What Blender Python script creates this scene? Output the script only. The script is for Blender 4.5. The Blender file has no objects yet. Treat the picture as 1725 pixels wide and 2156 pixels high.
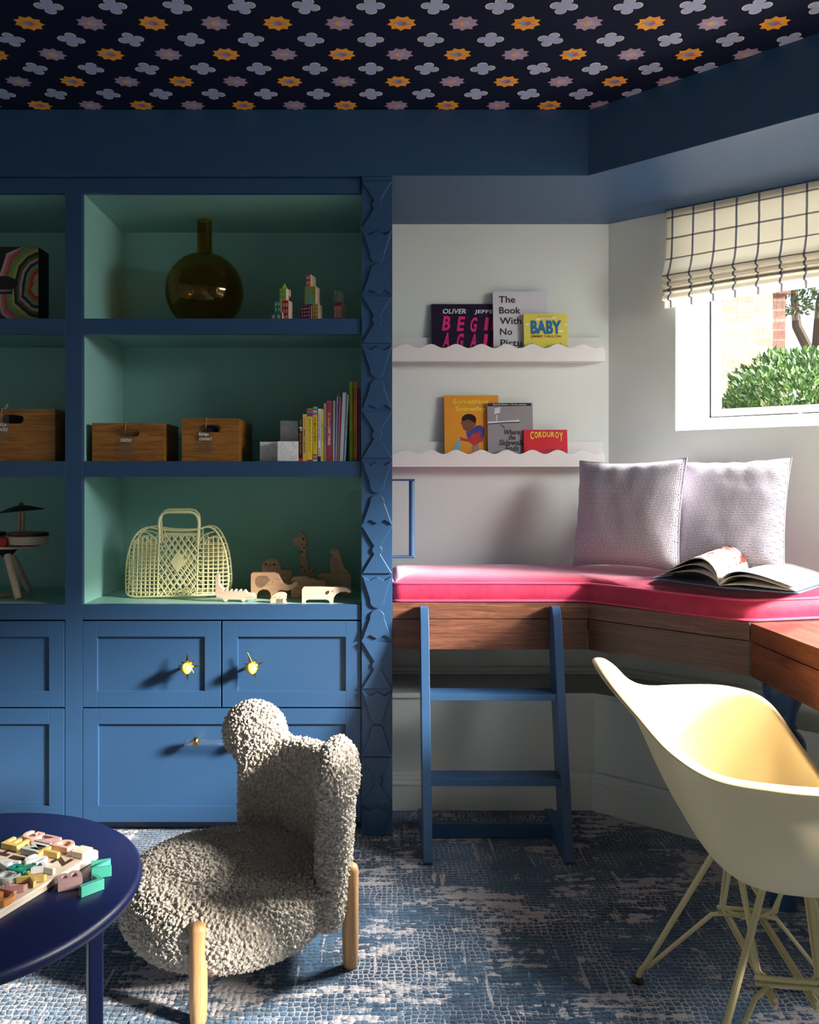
import bpy, bmesh, math, random
from mathutils import Vector, Matrix, noise as mnoise
random.seed(7)
C = bpy.context.scene.collection
SC = bpy.context.scene
PI = math.pi
# ------------------------------------------------------------ camera, world, sun, exposure
F = 1740.0; CX = 784.0; CY = 1012.0; ZC = 1.154       # focal length and principal point of the 1725x2156 frame
cd = bpy.data.cameras.new('camera'); cam = bpy.data.objects.new('camera', cd); C.objects.link(cam)
cd.sensor_fit = 'AUTO'; cd.sensor_width = 36; cd.lens = 36 * F / 2156
cd.shift_x = (862.5 - CX) / 2156; cd.shift_y = -(1078 - CY) / 2156
cd.clip_start = .05; cd.clip_end = 100
cam.location = (0, 0, ZC); cam.rotation_euler = (PI / 2, 0, 0)
SC.camera = cam
SC.view_settings.view_transform = 'Standard'; SC.view_settings.look = 'None'
SC.view_settings.exposure = 0.25; SC.view_settings.gamma = 1.0; SC.view_settings.use_curve_mapping = False
world = bpy.data.worlds.new('world'); SC.world = world; world.use_nodes = True
wn = world.node_tree.nodes; wl = world.node_tree.links
bg = wn['Background']; bg.inputs[1].default_value = 2.2
tcw = wn.new('ShaderNodeTexCoord'); sx = wn.new('ShaderNodeSeparateXYZ'); rw = wn.new('ShaderNodeValToRGB')
wl.new(tcw.outputs['Generated'], sx.inputs[0]); wl.new(sx.outputs[2], rw.inputs[0]); wl.new(rw.outputs[0], bg.inputs[0])
rw.color_ramp.elements[0].position = .0; rw.color_ramp.elements[0].color = (.22, .23, .21, 1)
rw.color_ramp.elements[1].position = .03; rw.color_ramp.elements[1].color = (.56, .63, .70, 1)
SUN_DIR = Vector((-.86, .37, -.39)).normalized()
sd = bpy.data.lights.new('sun', 'SUN'); sd.energy = 16; sd.angle = math.radians(8); sd.color = (1, .93, .82)
so = bpy.data.objects.new('sun', sd); C.objects.link(so); so.rotation_euler = SUN_DIR.to_track_quat('-Z', 'Y').to_euler()
so.location = (6, -3, 4)
def portal(name, loc, aim, w, h):
    l = bpy.data.lights.new(name, 'AREA'); l.shape = 'RECTANGLE'; l.size = w; l.size_y = h
    l.cycles.is_portal = True
    o = bpy.data.objects.new(name, l); C.objects.link(o); o.location = loc
    o.rotation_euler = Vector(aim).to_track_quat('-Z', 'Y').to_euler()
    return o
# bright overcast daylight standing right outside the large window over the desk
WY0, WY1, WZ0, WZ1 = .35, 2.14, .98, 2.02
dl = bpy.data.lights.new('daylight', 'AREA'); dl.shape = 'RECTANGLE'; dl.size = 2.0; dl.size_y = 1.05; dl.energy = 185; dl.color = (1, .97, .93)
do = bpy.data.objects.new('daylight', dl); C.objects.link(do); do.location = (2.80, 1.50, 2.20)
do.rotation_euler = Vector((-1, .18, -.55)).to_track_quat('-Z', 'Y').to_euler()
# high bright sky beyond the bay window, coming down over the bench on to the carpet
d2 = bpy.data.lights.new('daylight_bay', 'AREA'); d2.shape = 'DISK'; d2.size = 1.5; d2.energy = 1500; d2.color = (1, .96, .90)
e2o = bpy.data.objects.new('daylight_bay', d2); C.objects.link(e2o); e2o.location = (3.5, 3.95, 3.7)
e2o.rotation_euler = (Vector((0, 1.95, .1)) - e2o.location).to_track_quat('-Z', 'Y').to_euler()
# ------------------------------------------------------------ helpers
def P(x, y, Y):
    "the point at distance Y on the sight line of pixel x, y"
    return Vector(((x - CX) / F * Y, Y, ZC - (y - CY) / F * Y))
def s2l(c):
    return tuple(((v / 255) / 12.92 if v / 255 <= .04045 else ((v / 255 + .055) / 1.055) ** 2.4) for v in c)
class E:
    "math on shader sockets"
    def __init__(s, nt, k): s.nt = nt; s.k = k
    def m(s, op, *a, flip=False):
        n = s.nt.nodes.new('ShaderNodeMath'); n.operation = op
        args = [s] + list(a)
        if flip: args = args[::-1]
        for i, v in enumerate(args):
            if isinstance(v, E): s.nt.links.new(v.k, n.inputs[i])
            else: n.inputs[i].default_value = v
        return E(s.nt, n.outputs[0])
    def __add__(s, o): return s.m('ADD', o)
    def __radd__(s, o): return s.m('ADD', o)
    def __sub__(s, o): return s.m('SUBTRACT', o)
    def __rsub__(s, o): return s.m('SUBTRACT', o, flip=True)
    def __mul__(s, o): return s.m('MULTIPLY', o)
    def __rmul__(s, o): return s.m('MULTIPLY', o)
    def __truediv__(s, o): return s.m('DIVIDE', o)
    def lt(s, o): return s.m('LESS_THAN', o)
    def gt(s, o): return s.m('GREATER_THAN', o)
    def fr(s): return s.m('FRACT')
    def fl(s): return s.m('FLOOR')
    def ab(s): return s.m('ABSOLUTE')
    def mn(s, o): return s.m('MINIMUM', o)
    def mx(s, o): return s.m('MAXIMUM', o)
    def step(s, lo, hi):
        n = s.nt.nodes.new('ShaderNodeMapRange'); n.interpolation_type = 'SMOOTHSTEP'
        s.nt.links.new(s.k, n.inputs[0]); n.inputs[1].default_value = lo; n.inputs[2].default_value = hi
        return E(s.nt, n.outputs[0])
class Mat:
    def __init__(s, name, rough=.5, metal=0.0, spec=.5):
        s.m = bpy.data.materials.new(name); s.m.use_nodes = True; s.nt = s.m.node_tree
        s.b = s.nt.nodes['Principled BSDF']; s.out = s.nt.nodes['Material Output']
        s.b.inputs['Roughness'].default_value = rough; s.b.inputs['Metallic'].default_value = metal
        s.b.inputs['Specular IOR Level'].default_value = spec
    def n(s, t): return s.nt.nodes.new(t)
    def coord(s, kind='Object', scale=(1, 1, 1), rot=(0, 0, 0)):
        tc = s.n('ShaderNodeTexCoord'); mp = s.n('ShaderNodeMapping')
        mp.inputs['Scale'].default_value = scale; mp.inputs['Rotation'].default_value = rot
        s.nt.links.new(tc.outputs[kind], mp.inputs[0]); return mp.outputs[0]
    def xyz(s, vec):
        q = s.n('ShaderNodeSeparateXYZ'); s.nt.links.new(vec, q.inputs[0])
        return [E(s.nt, q.outputs[i]) for i in range(3)]
    def vec(s, *a):
        q = s.n('ShaderNodeCombineXYZ')
        for i, v in enumerate(a):
            if isinstance(v, E): s.nt.links.new(v.k, q.inputs[i])
            else: q.inputs[i].default_value = v
        return q.outputs[0]
    def noise(s, vec, scale, detail=3, rough=.5, dist=0):
        q = s.n('ShaderNodeTexNoise'); s.nt.links.new(vec, q.inputs['Vector'])
        q.inputs['Scale'].default_value = scale; q.inputs['Detail'].default_value = detail
        q.inputs['Roughness'].default_value = rough; q.inputs['Distortion'].default_value = dist
        return E(s.nt, q.outputs[0])
    def voro(s, vec, scale, feat='F1', rnd=1.0, out=0):
        q = s.n('ShaderNodeTexVoronoi'); q.feature = feat; s.nt.links.new(vec, q.inputs['Vector'])
        q.inputs['Scale'].default_value = scale; q.inputs['Randomness'].default_value = rnd
        return E(s.nt, q.outputs[out])
    def col(s, c):
        q = s.n('ShaderNodeRGB'); q.outputs[0].default_value = (*c, 1); return q.outputs[0]
    def mix(s, f, a, b, mode='MIX'):
        q = s.n('ShaderNodeMix'); q.data_type = 'RGBA'; q.blend_type = mode
        for i, v in ((0, f), (6, a), (7, b)):
            if isinstance(v, E): s.nt.links.new(v.k, q.inputs[i])
            elif isinstance(v, (int, float)): q.inputs[i].default_value = v
            elif isinstance(v, tuple): q.inputs[i].default_value = (*v[:3], 1)
            else: s.nt.links.new(v, q.inputs[i])
        return q.outputs[2]
    def setc(s, k):
        if isinstance(k, tuple): s.b.inputs['Base Color'].default_value = (*k[:3], 1)
        else: s.nt.links.new(k, s.b.inputs['Base Color'])
    def bump(s, h, strength=.3, dist=.002):
        q = s.n('ShaderNodeBump'); q.inputs['Strength'].default_value = strength; q.inputs['Distance'].default_value = dist
        s.nt.links.new(h.k, q.inputs['Height']); s.nt.links.new(q.outputs[0], s.b.inputs['Normal']); return q
def paint(name, c, rough=.4, var=.05, vs=3.0, bump=.06, bs=180, spec=.5, metal=0.0, sheen=0.0):
    "plain finish with faint procedural variation"
    m = Mat(name, rough, metal, spec); v = m.coord()
    nz = m.noise(v, vs, 3)
    m.setc(m.mix(nz, tuple(x * (1 - var) for x in c), tuple(min(1, x * (1 + var)) for x in c)))
    if bump: m.bump(m.noise(v, bs, 2), bump, .001)
    if sheen: m.b.inputs['Sheen Weight'].default_value = sheen; m.b.inputs['Sheen Roughness'].default_value = .4
    return m.m
def wood(name, c1, c2, scale=(1, 12, 12), rough=.45, rot=(0, 0, 0), freq=6, seed=0.0, bump=.12, planks=None):
    m = Mat(name, rough); v = m.coord(scale=scale, rot=rot)
    a = m.noise(v, freq, 6, .62, 1.2); b = m.noise(v, freq * 9, 3, .6)
    t = (a * .75 + b * .35).step(.35, .78)
    m.setc(m.mix(t, c1, c2)); m.bump(b, bump, .001)
    return m.m
class M:
    "collects geometry of ONE mesh object"
    def __init__(s): s.v = []; s.f = []; s.mi = []; s.uv = {}; s.cur = 0
    def add(s, vs, fs, uv=None):
        o = len(s.v); s.v += [Vector(p) for p in vs]
        for f in fs: s.f.append([i + o for i in f]); s.mi.append(s.cur)
        if uv:
            for i, q in enumerate(uv): s.uv[o + i] = q
        return s
    def mat(s, i): s.cur = i; return s
    def box(s, x0, y0, z0, x1, y1, z1, T=None):
        vs = [Vector((x, y, z)) for z in (z0, z1) for y in (y0, y1) for x in (x0, x1)]
        if T: vs = [T @ p for p in vs]
        return s.add(vs, [(0, 2, 3, 1), (4, 5, 7, 6), (0, 1, 5, 4), (2, 6, 7, 3), (0, 4, 6, 2), (1, 3, 7, 5)])
    def ext(s, poly, fn, d):
        "polygon extruded by d along fn's third argument"
        n = len(poly)
        vs = [fn(a, b, 0) for a, b in poly] + [fn(a, b, d) for a, b in poly]
        fs = [list(range(n)), list(range(2 * n - 1, n - 1, -1))] + [(i, i + n, (i + 1) % n + n, (i + 1) % n) for i in range(n)]
        return s.add(vs, fs)
    def tube(s, pts, r, seg=8, closed=False, caps=True):
        pts = [Vector(p) for p in pts]; n = len(pts); rings = []
        rr = r if isinstance(r, (list, tuple)) else [r] * n
        up = None
        for i, p in enumerate(pts):
            a = pts[(i - 1) % n] if (i or closed) else p; b = pts[(i + 1) % n] if (i < n - 1 or closed) else p
            t = (b - a)
            if t.length < 1e-9: t = Vector((0, 0, 1))
            t.normalize()
            if up is None: up = t.orthogonal().normalized()
            up = (up - t * up.dot(t))
            if up.length < 1e-6: up = t.orthogonal()
            up.normalize(); w = t.cross(up)
            rings.append([p + (up * math.cos(2 * PI * k / seg) + w * math.sin(2 * PI * k / seg)) * rr[i] for k in range(seg)])
        vs = [q for rg in rings for q in rg]; fs = []
        for i in range(n if closed else n - 1):
            j = (i + 1) % n
            for k in range(seg):
                l = (k + 1) % seg; fs.append((i * seg + k, i * seg + l, j * seg + l, j * seg + k))
        if caps and not closed:
            fs.append(list(range(seg))[::-1]); fs.append([(n - 1) * seg + k for k in range(seg)])
        return s.add(vs, fs)
    def lathe(s, prof, c=(0, 0, 0), seg=40, axis=None, sq=(1, 1)):
        "profile of (radius, height) turned about the z axis through c"
        c = Vector(c); vs = []; fs = []; n = len(prof)
        for r, z in prof:
            for k in range(seg):
                a = 2 * PI * k / seg; p = Vector((r * math.cos(a) * sq[0], r * math.sin(a) * sq[1], z))
                if axis: p = axis @ p
                vs.append(c + p)
        for i in range(n - 1):
            for k in range(seg):
                l = (k + 1) % seg; fs.append((i * seg + k, i * seg + l, (i + 1) * seg + l, (i + 1) * seg + k))
        if prof[0][0] > 1e-6: fs.append(list(range(seg))[::-1])
        if prof[-1][0] > 1e-6: fs.append([(n - 1) * seg + k for k in range(seg)])
        return s.add(vs, fs)
    def ball(s, c, r, seg=24, sc=(1, 1, 1)):
        c = Vector(c); n = seg // 2
        prof = [(math.sin(PI * i / n), -math.cos(PI * i / n)) for i in range(n + 1)]
        vs = []; fs = []
        for rr, z in prof:
            for k in range(seg):
                a = 2 * PI * k / seg; vs.append(c + Vector((rr * math.cos(a) * sc[0], rr * math.sin(a) * sc[1], z * sc[2])) * r)
        for i in range(n):
            for k in range(seg):
                l = (k + 1) % seg; fs.append((i * seg + k, i * seg + l, (i + 1) * seg + l, (i + 1) * seg + k))
        return s.add(vs, fs)
    def grid(s, fn, nu, nv, uvf=None, wrap=False):
        vs = []; uv = []; fs = []
        W = nu if wrap else nu + 1
        for j in range(nv + 1):
            for i in range(W):
                vs.append(fn(i / nu, j / nv)); uv.append(uvf(i / nu, j / nv) if uvf else (i / nu, j / nv))
        for j in range(nv):
            for i in range(nu):
                k = (i + 1) % W if wrap else i + 1
                fs.append((j * W + i, j * W + k, (j + 1) * W + k, (j + 1) * W + i))
        return s.add(vs, fs, uv)
    def text(s, string, c, right, up, w=None, h=None, out=.0006, shear=0.0, space=1.0, bold=0.0):
        "lettering centred at c, stretched to width w and height h"
        cu = bpy.data.curves.new('t', 'FONT'); cu.body = string; cu.size = 1; cu.extrude = 0; cu.space_character = space
        cu.resolution_u = 3; cu.offset = bold
        o = bpy.data.objects.new('t', cu); me = o.to_mesh()
        vs = [v.co.copy() for v in me.vertices]; fs = [list(p.vertices) for p in me.polygons]
        o.to_mesh_clear(); bpy.data.objects.remove(o); bpy.data.curves.remove(cu)
        if not vs: return s
        x0 = min(v.x for v in vs); x1 = max(v.x for v in vs); y0 = min(v.y for v in vs); y1 = max(v.y for v in vs)
        kx = (w / (x1 - x0)) if w else None; ky = (h / (y1 - y0)) if h else kx
        if kx is None: kx = ky
        right = Vector(right).normalized(); up = Vector(up).normalized(); nn = right.cross(up)
        c = Vector(c)
        return s.add([c + right * ((v.x - (x0 + x1) / 2) * kx + shear * (v.y - (y0 + y1) / 2) * ky) + up * ((v.y - (y0 + y1) / 2) * ky) + nn * out for v in vs], fs)
    def solid_text(s, string, c, right, up, w, h, thick, bold=.03):
        "thick block letters: top face at c, extruded down"
        t = M(); t.text(string, c, right, up, w, h, 0, bold=bold)
        nn = Vector(right).normalized().cross(Vector(up).normalized())
        bm = bmesh.new(); bv = [bm.verts.new(p) for p in t.v]
        for f in t.f:
            try: bm.faces.new([bv[i] for i in f])
            except ValueError: pass
        bmesh.ops.remove_doubles(bm, verts=bm.verts, dist=1e-5)
        r = bmesh.ops.extrude_face_region(bm, geom=bm.faces[:])
        for g in r['geom']:
            if isinstance(g, bmesh.types.BMVert): g.co -= nn * thick
        bm.verts.index_update()
        s.add([v.co.copy() for v in bm.verts], [[v.index for v in f.verts] for f in bm.faces]); bm.free(); return s
    def xf(s, T):
        s.v = [T @ p for p in s.v]; return s
    def build(s, name, mats, parent=None, bevel=0, smooth=35, seg=2, recalc=True, mods=None, kind=None, base=True):
        if not isinstance(mats, (list, tuple)): mats = [mats]
        root = parent
        while root is not None and root.parent is not None: root = root.parent
        if root is not None: L = root.location.copy()
        elif base and s.v:
            L = Vector(((min(p.x for p in s.v) + max(p.x for p in s.v)) / 2, (min(p.y for p in s.v) + max(p.y for p in s.v)) / 2, min(p.z for p in s.v)))
        else: L = Vector((0, 0, 0))
        me = bpy.data.meshes.new(name); me.from_pydata([p - L for p in s.v], [], s.f)
        for m_ in mats: me.materials.append(m_)
        me.polygons.foreach_set('material_index', s.mi)
        if s.uv:
            ul = me.uv_layers.new(name='UVMap')
            for lp in me.loops: ul.data[lp.index].uv = s.uv.get(lp.vertex_index, (0, 0))
        me.update(); me.validate()
        if recalc:
            bm = bmesh.new(); bm.from_mesh(me); bmesh.ops.recalc_face_normals(bm, faces=bm.faces); bm.to_mesh(me); bm.free()
        if smooth:
            me.shade_smooth(); me.set_sharp_from_angle(angle=math.radians(smooth))
        o = bpy.data.objects.new(name, me); C.objects.link(o)
        if parent is not None: o.parent = parent
        else: o.location = L
        if bevel:
            b = o.modifiers.new('bevel', 'BEVEL'); b.width = bevel; b.segments = seg; b.limit_method = 'ANGLE'; b.angle_limit = math.radians(40); b.harden_normals = True
        if kind: o['kind'] = kind
        return o
def tag(o, label, cat, group=None, kind=None):
    o['label'] = label; o['category'] = cat
    if group: o['group'] = group
    if kind: o['kind'] = kind
    return o
def thing(name, label, cat, loc, group=None):
    o = bpy.data.objects.new(name, None); C.objects.link(o); o.location = Vector(loc); o.empty_display_size = .1
    return tag(o, label, cat, group)
def struct(name, m, mats, parent=None, **k):
    o = m.build(name, mats, parent, **k)
    if parent is None: o['kind'] = 'structure'
    return o
def XZ(Y, sgn=1):
    return lambda a, b, t: Vector((a, Y + t * sgn, b))
def pxpoly(pts, Y, zb=None, sc=1.0, ox=0.0, oy=0.0):
    "outline traced at distance Y, then set down on height zb"
    q = [P(x / sc + ox, y / sc + oy, Y) for x, y in pts]; q = [(p.x, p.z) for p in q]
    if zb is not None:
        d = zb - min(b for a, b in q); q = [(a, b + d) for a, b in q]
    return q
# ------------------------------------------------------------ materials
m_blue = paint('blue_satin_paint', (.025, .074, .170), .36, .04, 2, .05, 120)
m_darkblue = paint('blue_flat_paint', (.020, .055, .12), .45, .04, 2, .05, 120)
m_teal = paint('teal_paint', (.27, .52, .47), .45, .04, 2, .05, 120)
m_wall = paint('pale_grey_green_wall_paint', (.68, .73, .69), .6, .03, 2, .12, 90)
m_white = paint('white_paint', (.80, .78, .76), .4, .03, 2, .03)
m_frame = paint('white_window_paint', (.85, .87, .88), .35, .02, 2, .02)
m_navywall = paint('midnight_wallpaper', (.004, .008, .028), .8, .05, 2, .05, spec=.15)
m_cloud = paint('pale_blue_print', (.33, .38, .58), .7, .18, 60, 0)
m_cream = paint('cream_print_outline', (.70, .66, .58), .7, .05, 20, 0)
m_orange = paint('orange_print', (.85, .33, .02), .7, .2, 50, 0)
m_mauve = paint('mauve_print', (.36, .26, .38), .7, .15, 50, 0)
m_skyblue = paint('sky_blue_print', (.16, .28, .66), .7, .15, 50, 0)
m_rust = paint('rust_print', (.55, .10, .03), .7, .1, 50, 0)
m_bench = wood('red_brown_bench_wood', (.075, .026, .016), (.24, .095, .055), (1.5, 1.5, 26), .36, freq=3)
m_desk = wood('red_brown_desk_wood', (.10, .030, .014), (.30, .10, .045), (14, 1.2, 14), .3, freq=3)
m_oak = wood('oak_leg_wood', (.42, .22, .09), (.66, .40, .19), (30, 30, 2), .45, freq=3)
m_box = wood('brown_stained_box_wood', (.17, .062, .010), (.47, .20, .035), (1.6, 1.6, 24), .42, freq=3)
m_toy = wood('pale_beech_wood', (.62, .44, .32), (.78, .60, .46), (1.5, 8, 16), .5, freq=5)
m_toyd = wood('warm_beech_wood', (.40, .23, .13), (.54, .34, .20), (1.5, 8, 16), .5, freq=5)
m_burn_shade = paint('scorch_and_shade_brown', (.06, .025, .015), .7)
m_ply = wood('light_ply_wood', (.66, .55, .42), (.80, .70, .56), (2, 2, 30), .5, freq=3)
m_brass = paint('brass', (.80, .50, .13), .18, .05, 5, 0, metal=1.0)
m_yellowknob = paint('yellow_enamel', (.80, .70, .14), .25, .03, 5, 0)
m_yellow = paint('pale_yellow_plastic', (.92, .85, .46), .4, .03, 3, .02)
m_shell = paint('butter_yellow_shell', (.92, .76, .46), .42, .03, 2, .04, 300)
m_wire = paint('pale_yellow_wire', (.64, .55, .29), .35, .03, 9, 0)
m_black = paint('black_rubber_and_gap_shade', (.01, .01, .01), .5, .1)
m_table = paint('deep_blue_lacquer', (.0035, .008, .052), .38, .05, 4, .12, 300)
m_ink = paint('black_ink', (.008, .008, .01), .6, .0)
m_red = paint('red_paint', (.55, .02, .02), .4)
m_paper = paint('paper_page', (.78, .77, .74), .6, .04, 8, 0)
m_string = paint('twine', (.55, .36, .18), .8)
def glassmat(name, tint=(1, 1, 1), refl=(1, 1, 1), lo=.04, rough=0.0):
    m = Mat(name); nt = m.nt; nt.nodes.remove(m.b)
    tr = m.n('ShaderNodeBsdfTransparent'); tr.inputs[0].default_value = (*tint, 1)
    gl = m.n('ShaderNodeBsdfGlossy'); gl.inputs[0].default_value = (*refl, 1); gl.inputs[1].default_value = rough
    fr = m.n('ShaderNodeLayerWeight'); fr.inputs['Blend'].default_value = .5
    nzz = m.noise(m.coord(), 4, 2); f = E(nt, fr.outputs['Facing']).m('POWER', 4.0) * .75 + lo + nzz * .002
    mx = m.n('ShaderNodeMixShader'); nt.links.new(f.k, mx.inputs[0]); nt.links.new(tr.outputs[0], mx.inputs[1]); nt.links.new(gl.outputs[0], mx.inputs[2])
    nt.links.new(mx.outputs[0], m.out.inputs[0]); return m.m
m_glass = glassmat('window_glass', (.97, .98, .98))
m_amber = glassmat('amber_glass', (.80, .62, .22), (.9, .8, .6), .04)
m_bar = glassmat('clear_handle_acrylic', (.95, .96, .97), lo=.13)
m_acryl = glassmat('clear_acrylic', (.93, .94, .95), lo=.035)
# ------------------------------------------------------------ floor
def carpet():
    m = Mat('distressed_blue_and_ivory_carpet', .85, 0, .2)
    v = m.coord(); x, y, z = m.xyz(v)
    w1 = m.noise(v, 9, 2) - .5; w2 = m.noise(m.coord(scale=(1, 1, 1), rot=(0, 0, 1)), 9, 2) - .5
    wv = m.vec(x + w1 * .03, y + w2 * .03, 0.0)
    cell = m.voro(wv, 66, 'DISTANCE_TO_EDGE', .38)
    cellc = m.voro(wv, 66, 'F1', .38)
    crn = m.voro(wv, 66, 'F1', .38, 1)
    big = m.noise(m.coord(scale=(1.0, 1.7, 1)), 3.0, 5, .62, .6)
    streak = m.noise(m.coord(scale=(1.0, 9, 1)), 5.0, 6, .7, .4)
    vert = m.noise(m.coord(scale=(9, 1.0, 1)), 4.0, 4, .7, .4)
    fine = m.noise(v, 160, 2, .6)
    patch = (big * .55 + streak * .40 + fine * .10 + crn * .085).step(.600, .626)
    gapw = (m.noise(v, 4, 4, .65) - .50) * .62 + .01
    gap = 1 - (cell - gapw * .9).step(.0, .05)
    cross = (vert * .9 + fine * .12 + streak * .1).step(.66, .69)
    ivory = patch.mx(gap * .85).mx(cross * .8)
    tone = m.noise(v, 2.2, 5, .6)
    blue = m.mix((tone * .75 + fine * .22 + crn * .12).step(.38, .72), (.009, .034, .078), (.072, .165, .285))
    iv = m.mix(fine, (.42, .40, .43), (.66, .63, .65))
    m.setc(m.mix(ivory, blue, iv))
    m.b.inputs['Sheen Weight'].default_value = .25
    m.bump((1 - cellc * 1.6) * .6 + fine * .5, .9, .006)
    return m.m
m_carpet = carpet()
fl = M(); fl.grid(lambda u, v: Vector((-2.6 + 4.9 * u, -2.2 + 5.4 * v, 0)), 4, 4)
struct('floor', fl, m_carpet, recalc=False, base=False)

# ------------------------------------------------------------ plan of the bay
A = Vector((.912, 3.187)); DW = Vector((.783, -.622)); NW = Vector((.622, .783))     # angled window wall, outward normal
def W(u, w, z): q = A + DW * u + NW * w; return Vector((q.x, q.y, z))
UE = 1.517                                                                             # where it meets the right wall
ZS = 2.143; ZT = 2.357; YB = 2.68
# back wall and the wall behind the bookcase
wb = M(); wb.box(-2.7, 3.187, -.05, .912, 3.40, ZT + .1); struct('wall_back', wb, m_wall, base=False)
# angled wall with window opening
u0, u1, z0, z1 = .254, 1.16, 1.335, 2.10
wa = M()
def wbox(m, ua, ub, wa_, wb_, za, zb):
    vs = [W(u, w, z) for z in (za, zb) for w in (wa_, wb_) for u in (ua, ub)]
    m.add(vs, [(0, 2, 3, 1), (4, 5, 7, 6), (0, 1, 5, 4), (2, 6, 7, 3), (0, 4, 6, 2), (1, 3, 7, 5)])
wbox(wa, -.02, u0, 0, .34, -.05, ZT + .1); wbox(wa, u1, UE + .3, 0, .34, -.05, ZT + .1)
wbox(wa, u0, u1, 0, .34, -.05, z0); wbox(wa, u0, u1, 0, .34, z1, ZT + .1)
wa.mat(1); e = .002
wbox(wa, u0, u0 + e, .001, .30, z0, z1); wbox(wa, u1 - e, u1, .001, .30, z0, z1)
wbox(wa, u0, u1, .001, .30, z0, z0 + e); wbox(wa, u0, u1, .001, .30, z1 - e, z1)
struct('wall_bay', wa, [m_wall, m_frame], base=False)
# right wall with the large window the sun comes through, rear wall with window, left wall
XR = (A + DW * UE).x; YR = (A + DW * UE).y
def wall_with_hole(name, fn, a0, a1, h0, h1, zz0, zz1, t):
    m = M()
    for (p, q, r, s_) in ((a0, h0, -.05, ZT + .1), (h1, a1, -.05, ZT + .1), (h0, h1, -.05, zz0), (h0, h1, zz1, ZT + .1)):
        vs = [fn(a, w, z) for z in (r, s_) for w in (0, t) for a in (p, q)]
        m.add(vs, [(0, 2, 3, 1), (4, 5, 7, 6), (0, 1, 5, 4), (2, 6, 7, 3), (0, 4, 6, 2), (1, 3, 7, 5)])
    return struct(name, m, m_wall, base=False)
wall_with_hole('wall_right', lambda a, w, z: Vector((XR + w, a, z)), -2.3, YR, WY0, WY1, WZ0, WZ1, .12)
wr_ = M(); wr_.box(-2.7, -2.32, -.05, XR + .12, -2.2, ZT + .1); struct('wall_rear', wr_, m_wall, base=False)
wl_ = M(); wl_.box(-2.72, -2.3, -.05, -2.6, 3.2, ZT + .1); struct('wall_left', wl_, m_wall, base=False)
pc = W((u0 + u1) / 2, .30, (z0 + z1) / 2)
portal('portal_bay', pc, (-NW.x, -NW.y, 0), u1 - u0, z1 - z0)
# simple frames for the two unseen windows
for nm, fn, a0, a1, b0, b1 in (('window_2', lambda a, z, t: Vector((XR + .04 + t, a, z)), WY0, WY1, WZ0, WZ1),):
    m = M(); am = (a0 + a1) / 2
    for (p, q, r, s_) in ((a0, a0 + .04, b0, b1), (a1 - .04, a1, b0, b1), (a0, a1, b0, b0 + .04), (a0, a1, b1 - .04, b1), (am - .02, am + .02, b0, b1)):
        m.ext([(p, r), (q, r), (q, s_), (p, s_)], fn, .04)
    struct(nm, m, m_frame, bevel=.003, base=False)
# ceiling: wallpaper with printed clouds and suns inlaid
_q0 = W(-.05, .33, 0); _q1 = W(UE + .1, .33, 0)
CP = [(-2.7, -2.3), (2.2, -2.3), (2.2, 2.30), (_q1.x, _q1.y), (_q0.x, _q0.y), (-2.7, 3.3)]
ce = M(); ce.add([(a, b, ZT) for a, b in CP] + [(a, b, ZT + .1) for a, b in CP], [(0, 1, 2, 3, 4, 5), (6, 7, 8, 9, 10, 11)] + [(i, i + 6, (i + 1) % 6 + 6, (i + 1) % 6) for i in range(6)])
def flat(poly, cx, cy, rot, dz):
    c, s_ = math.cos(rot), math.sin(rot)
    ce.add([Vector((cx + a * c - b * s_, cy + a * s_ + b * c, ZT - dz)) for a, b in poly], [list(range(len(poly)))[::-1]])
def cloudpoly(k):
    out = []
    for i in range(48):
        a = 2 * PI * i / 48; c4 = abs(math.cos(2 * a)) ** .7
        out.append((k * .0345 * math.cos(a) * (.50 + .50 * c4), k * .034 * math.sin(a) * (.50 + .50 * c4)))
    return out
def sunpoly(k):
    out = []
    for i in range(9):
        a = 2 * PI * i / 9 + .2; b = a + PI / 9
        for t in (-.5, 0, .5):
            if t == 0: out.append((k * .040 * math.cos(a), k * .036 * math.sin(a)))
        for t in (.3, .5, .7):
            q = a + 2 * PI / 9 * t; rr = .80 + .06 * abs(t - .5) / .2
            out.append((k * .038 * rr * math.cos(q), k * .034 * rr * math.sin(q)))
    return out
def ell(a, b, n=20, ox=0, oy=0): return [(ox + a * math.cos(2 * PI * i / n), oy + b * math.sin(2 * PI * i / n)) for i in range(n)]
PX = .1634; PY = .0711 * 1.1154 * 2; y0c = 2.305 * 1.1154; y0s = 2.375 * 1.1154
for r in range(-1, 26):
    for k in range(-16, 13):
        xc = -.004 + PX * k; yc = y0c - PY * r
        rot = (.22 if k % 2 else -.1) + .12 * math.sin(k * 2.3 + r)
        if xc > -2.5 and xc < 2.0:
            ce.mat(2); flat(cloudpoly(1.06), xc, yc, rot, .0006); ce.mat(1); flat(cloudpoly(.97), xc, yc, rot, .0010)
        xs = xc + PX / 2; ys = y0s - PY * r
        og = (k + r) % 2 == 1
        ce.mat(3 if og else 4); flat(sunpoly(1.0), xs, ys, 0, .0006)
        ce.mat(5 if og else 1); flat(ell(.013, .013), xs + .001, ys, 0, .0010); flat([(-.023, -.002), (.023, .000), (.023, .004), (-.023, .003)], xs, ys, .1, .0009)
        ce.mat(6 if og else 3); flat(ell(.0068, .0085, 16, .005 if og else -.004), xs, ys, 0, .0014)
struct('ceiling', ce, [m_navywall, m_cloud, m_cream, m_orange, m_mauve, m_skyblue, m_rust], recalc=False, smooth=0, base=False)
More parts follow.
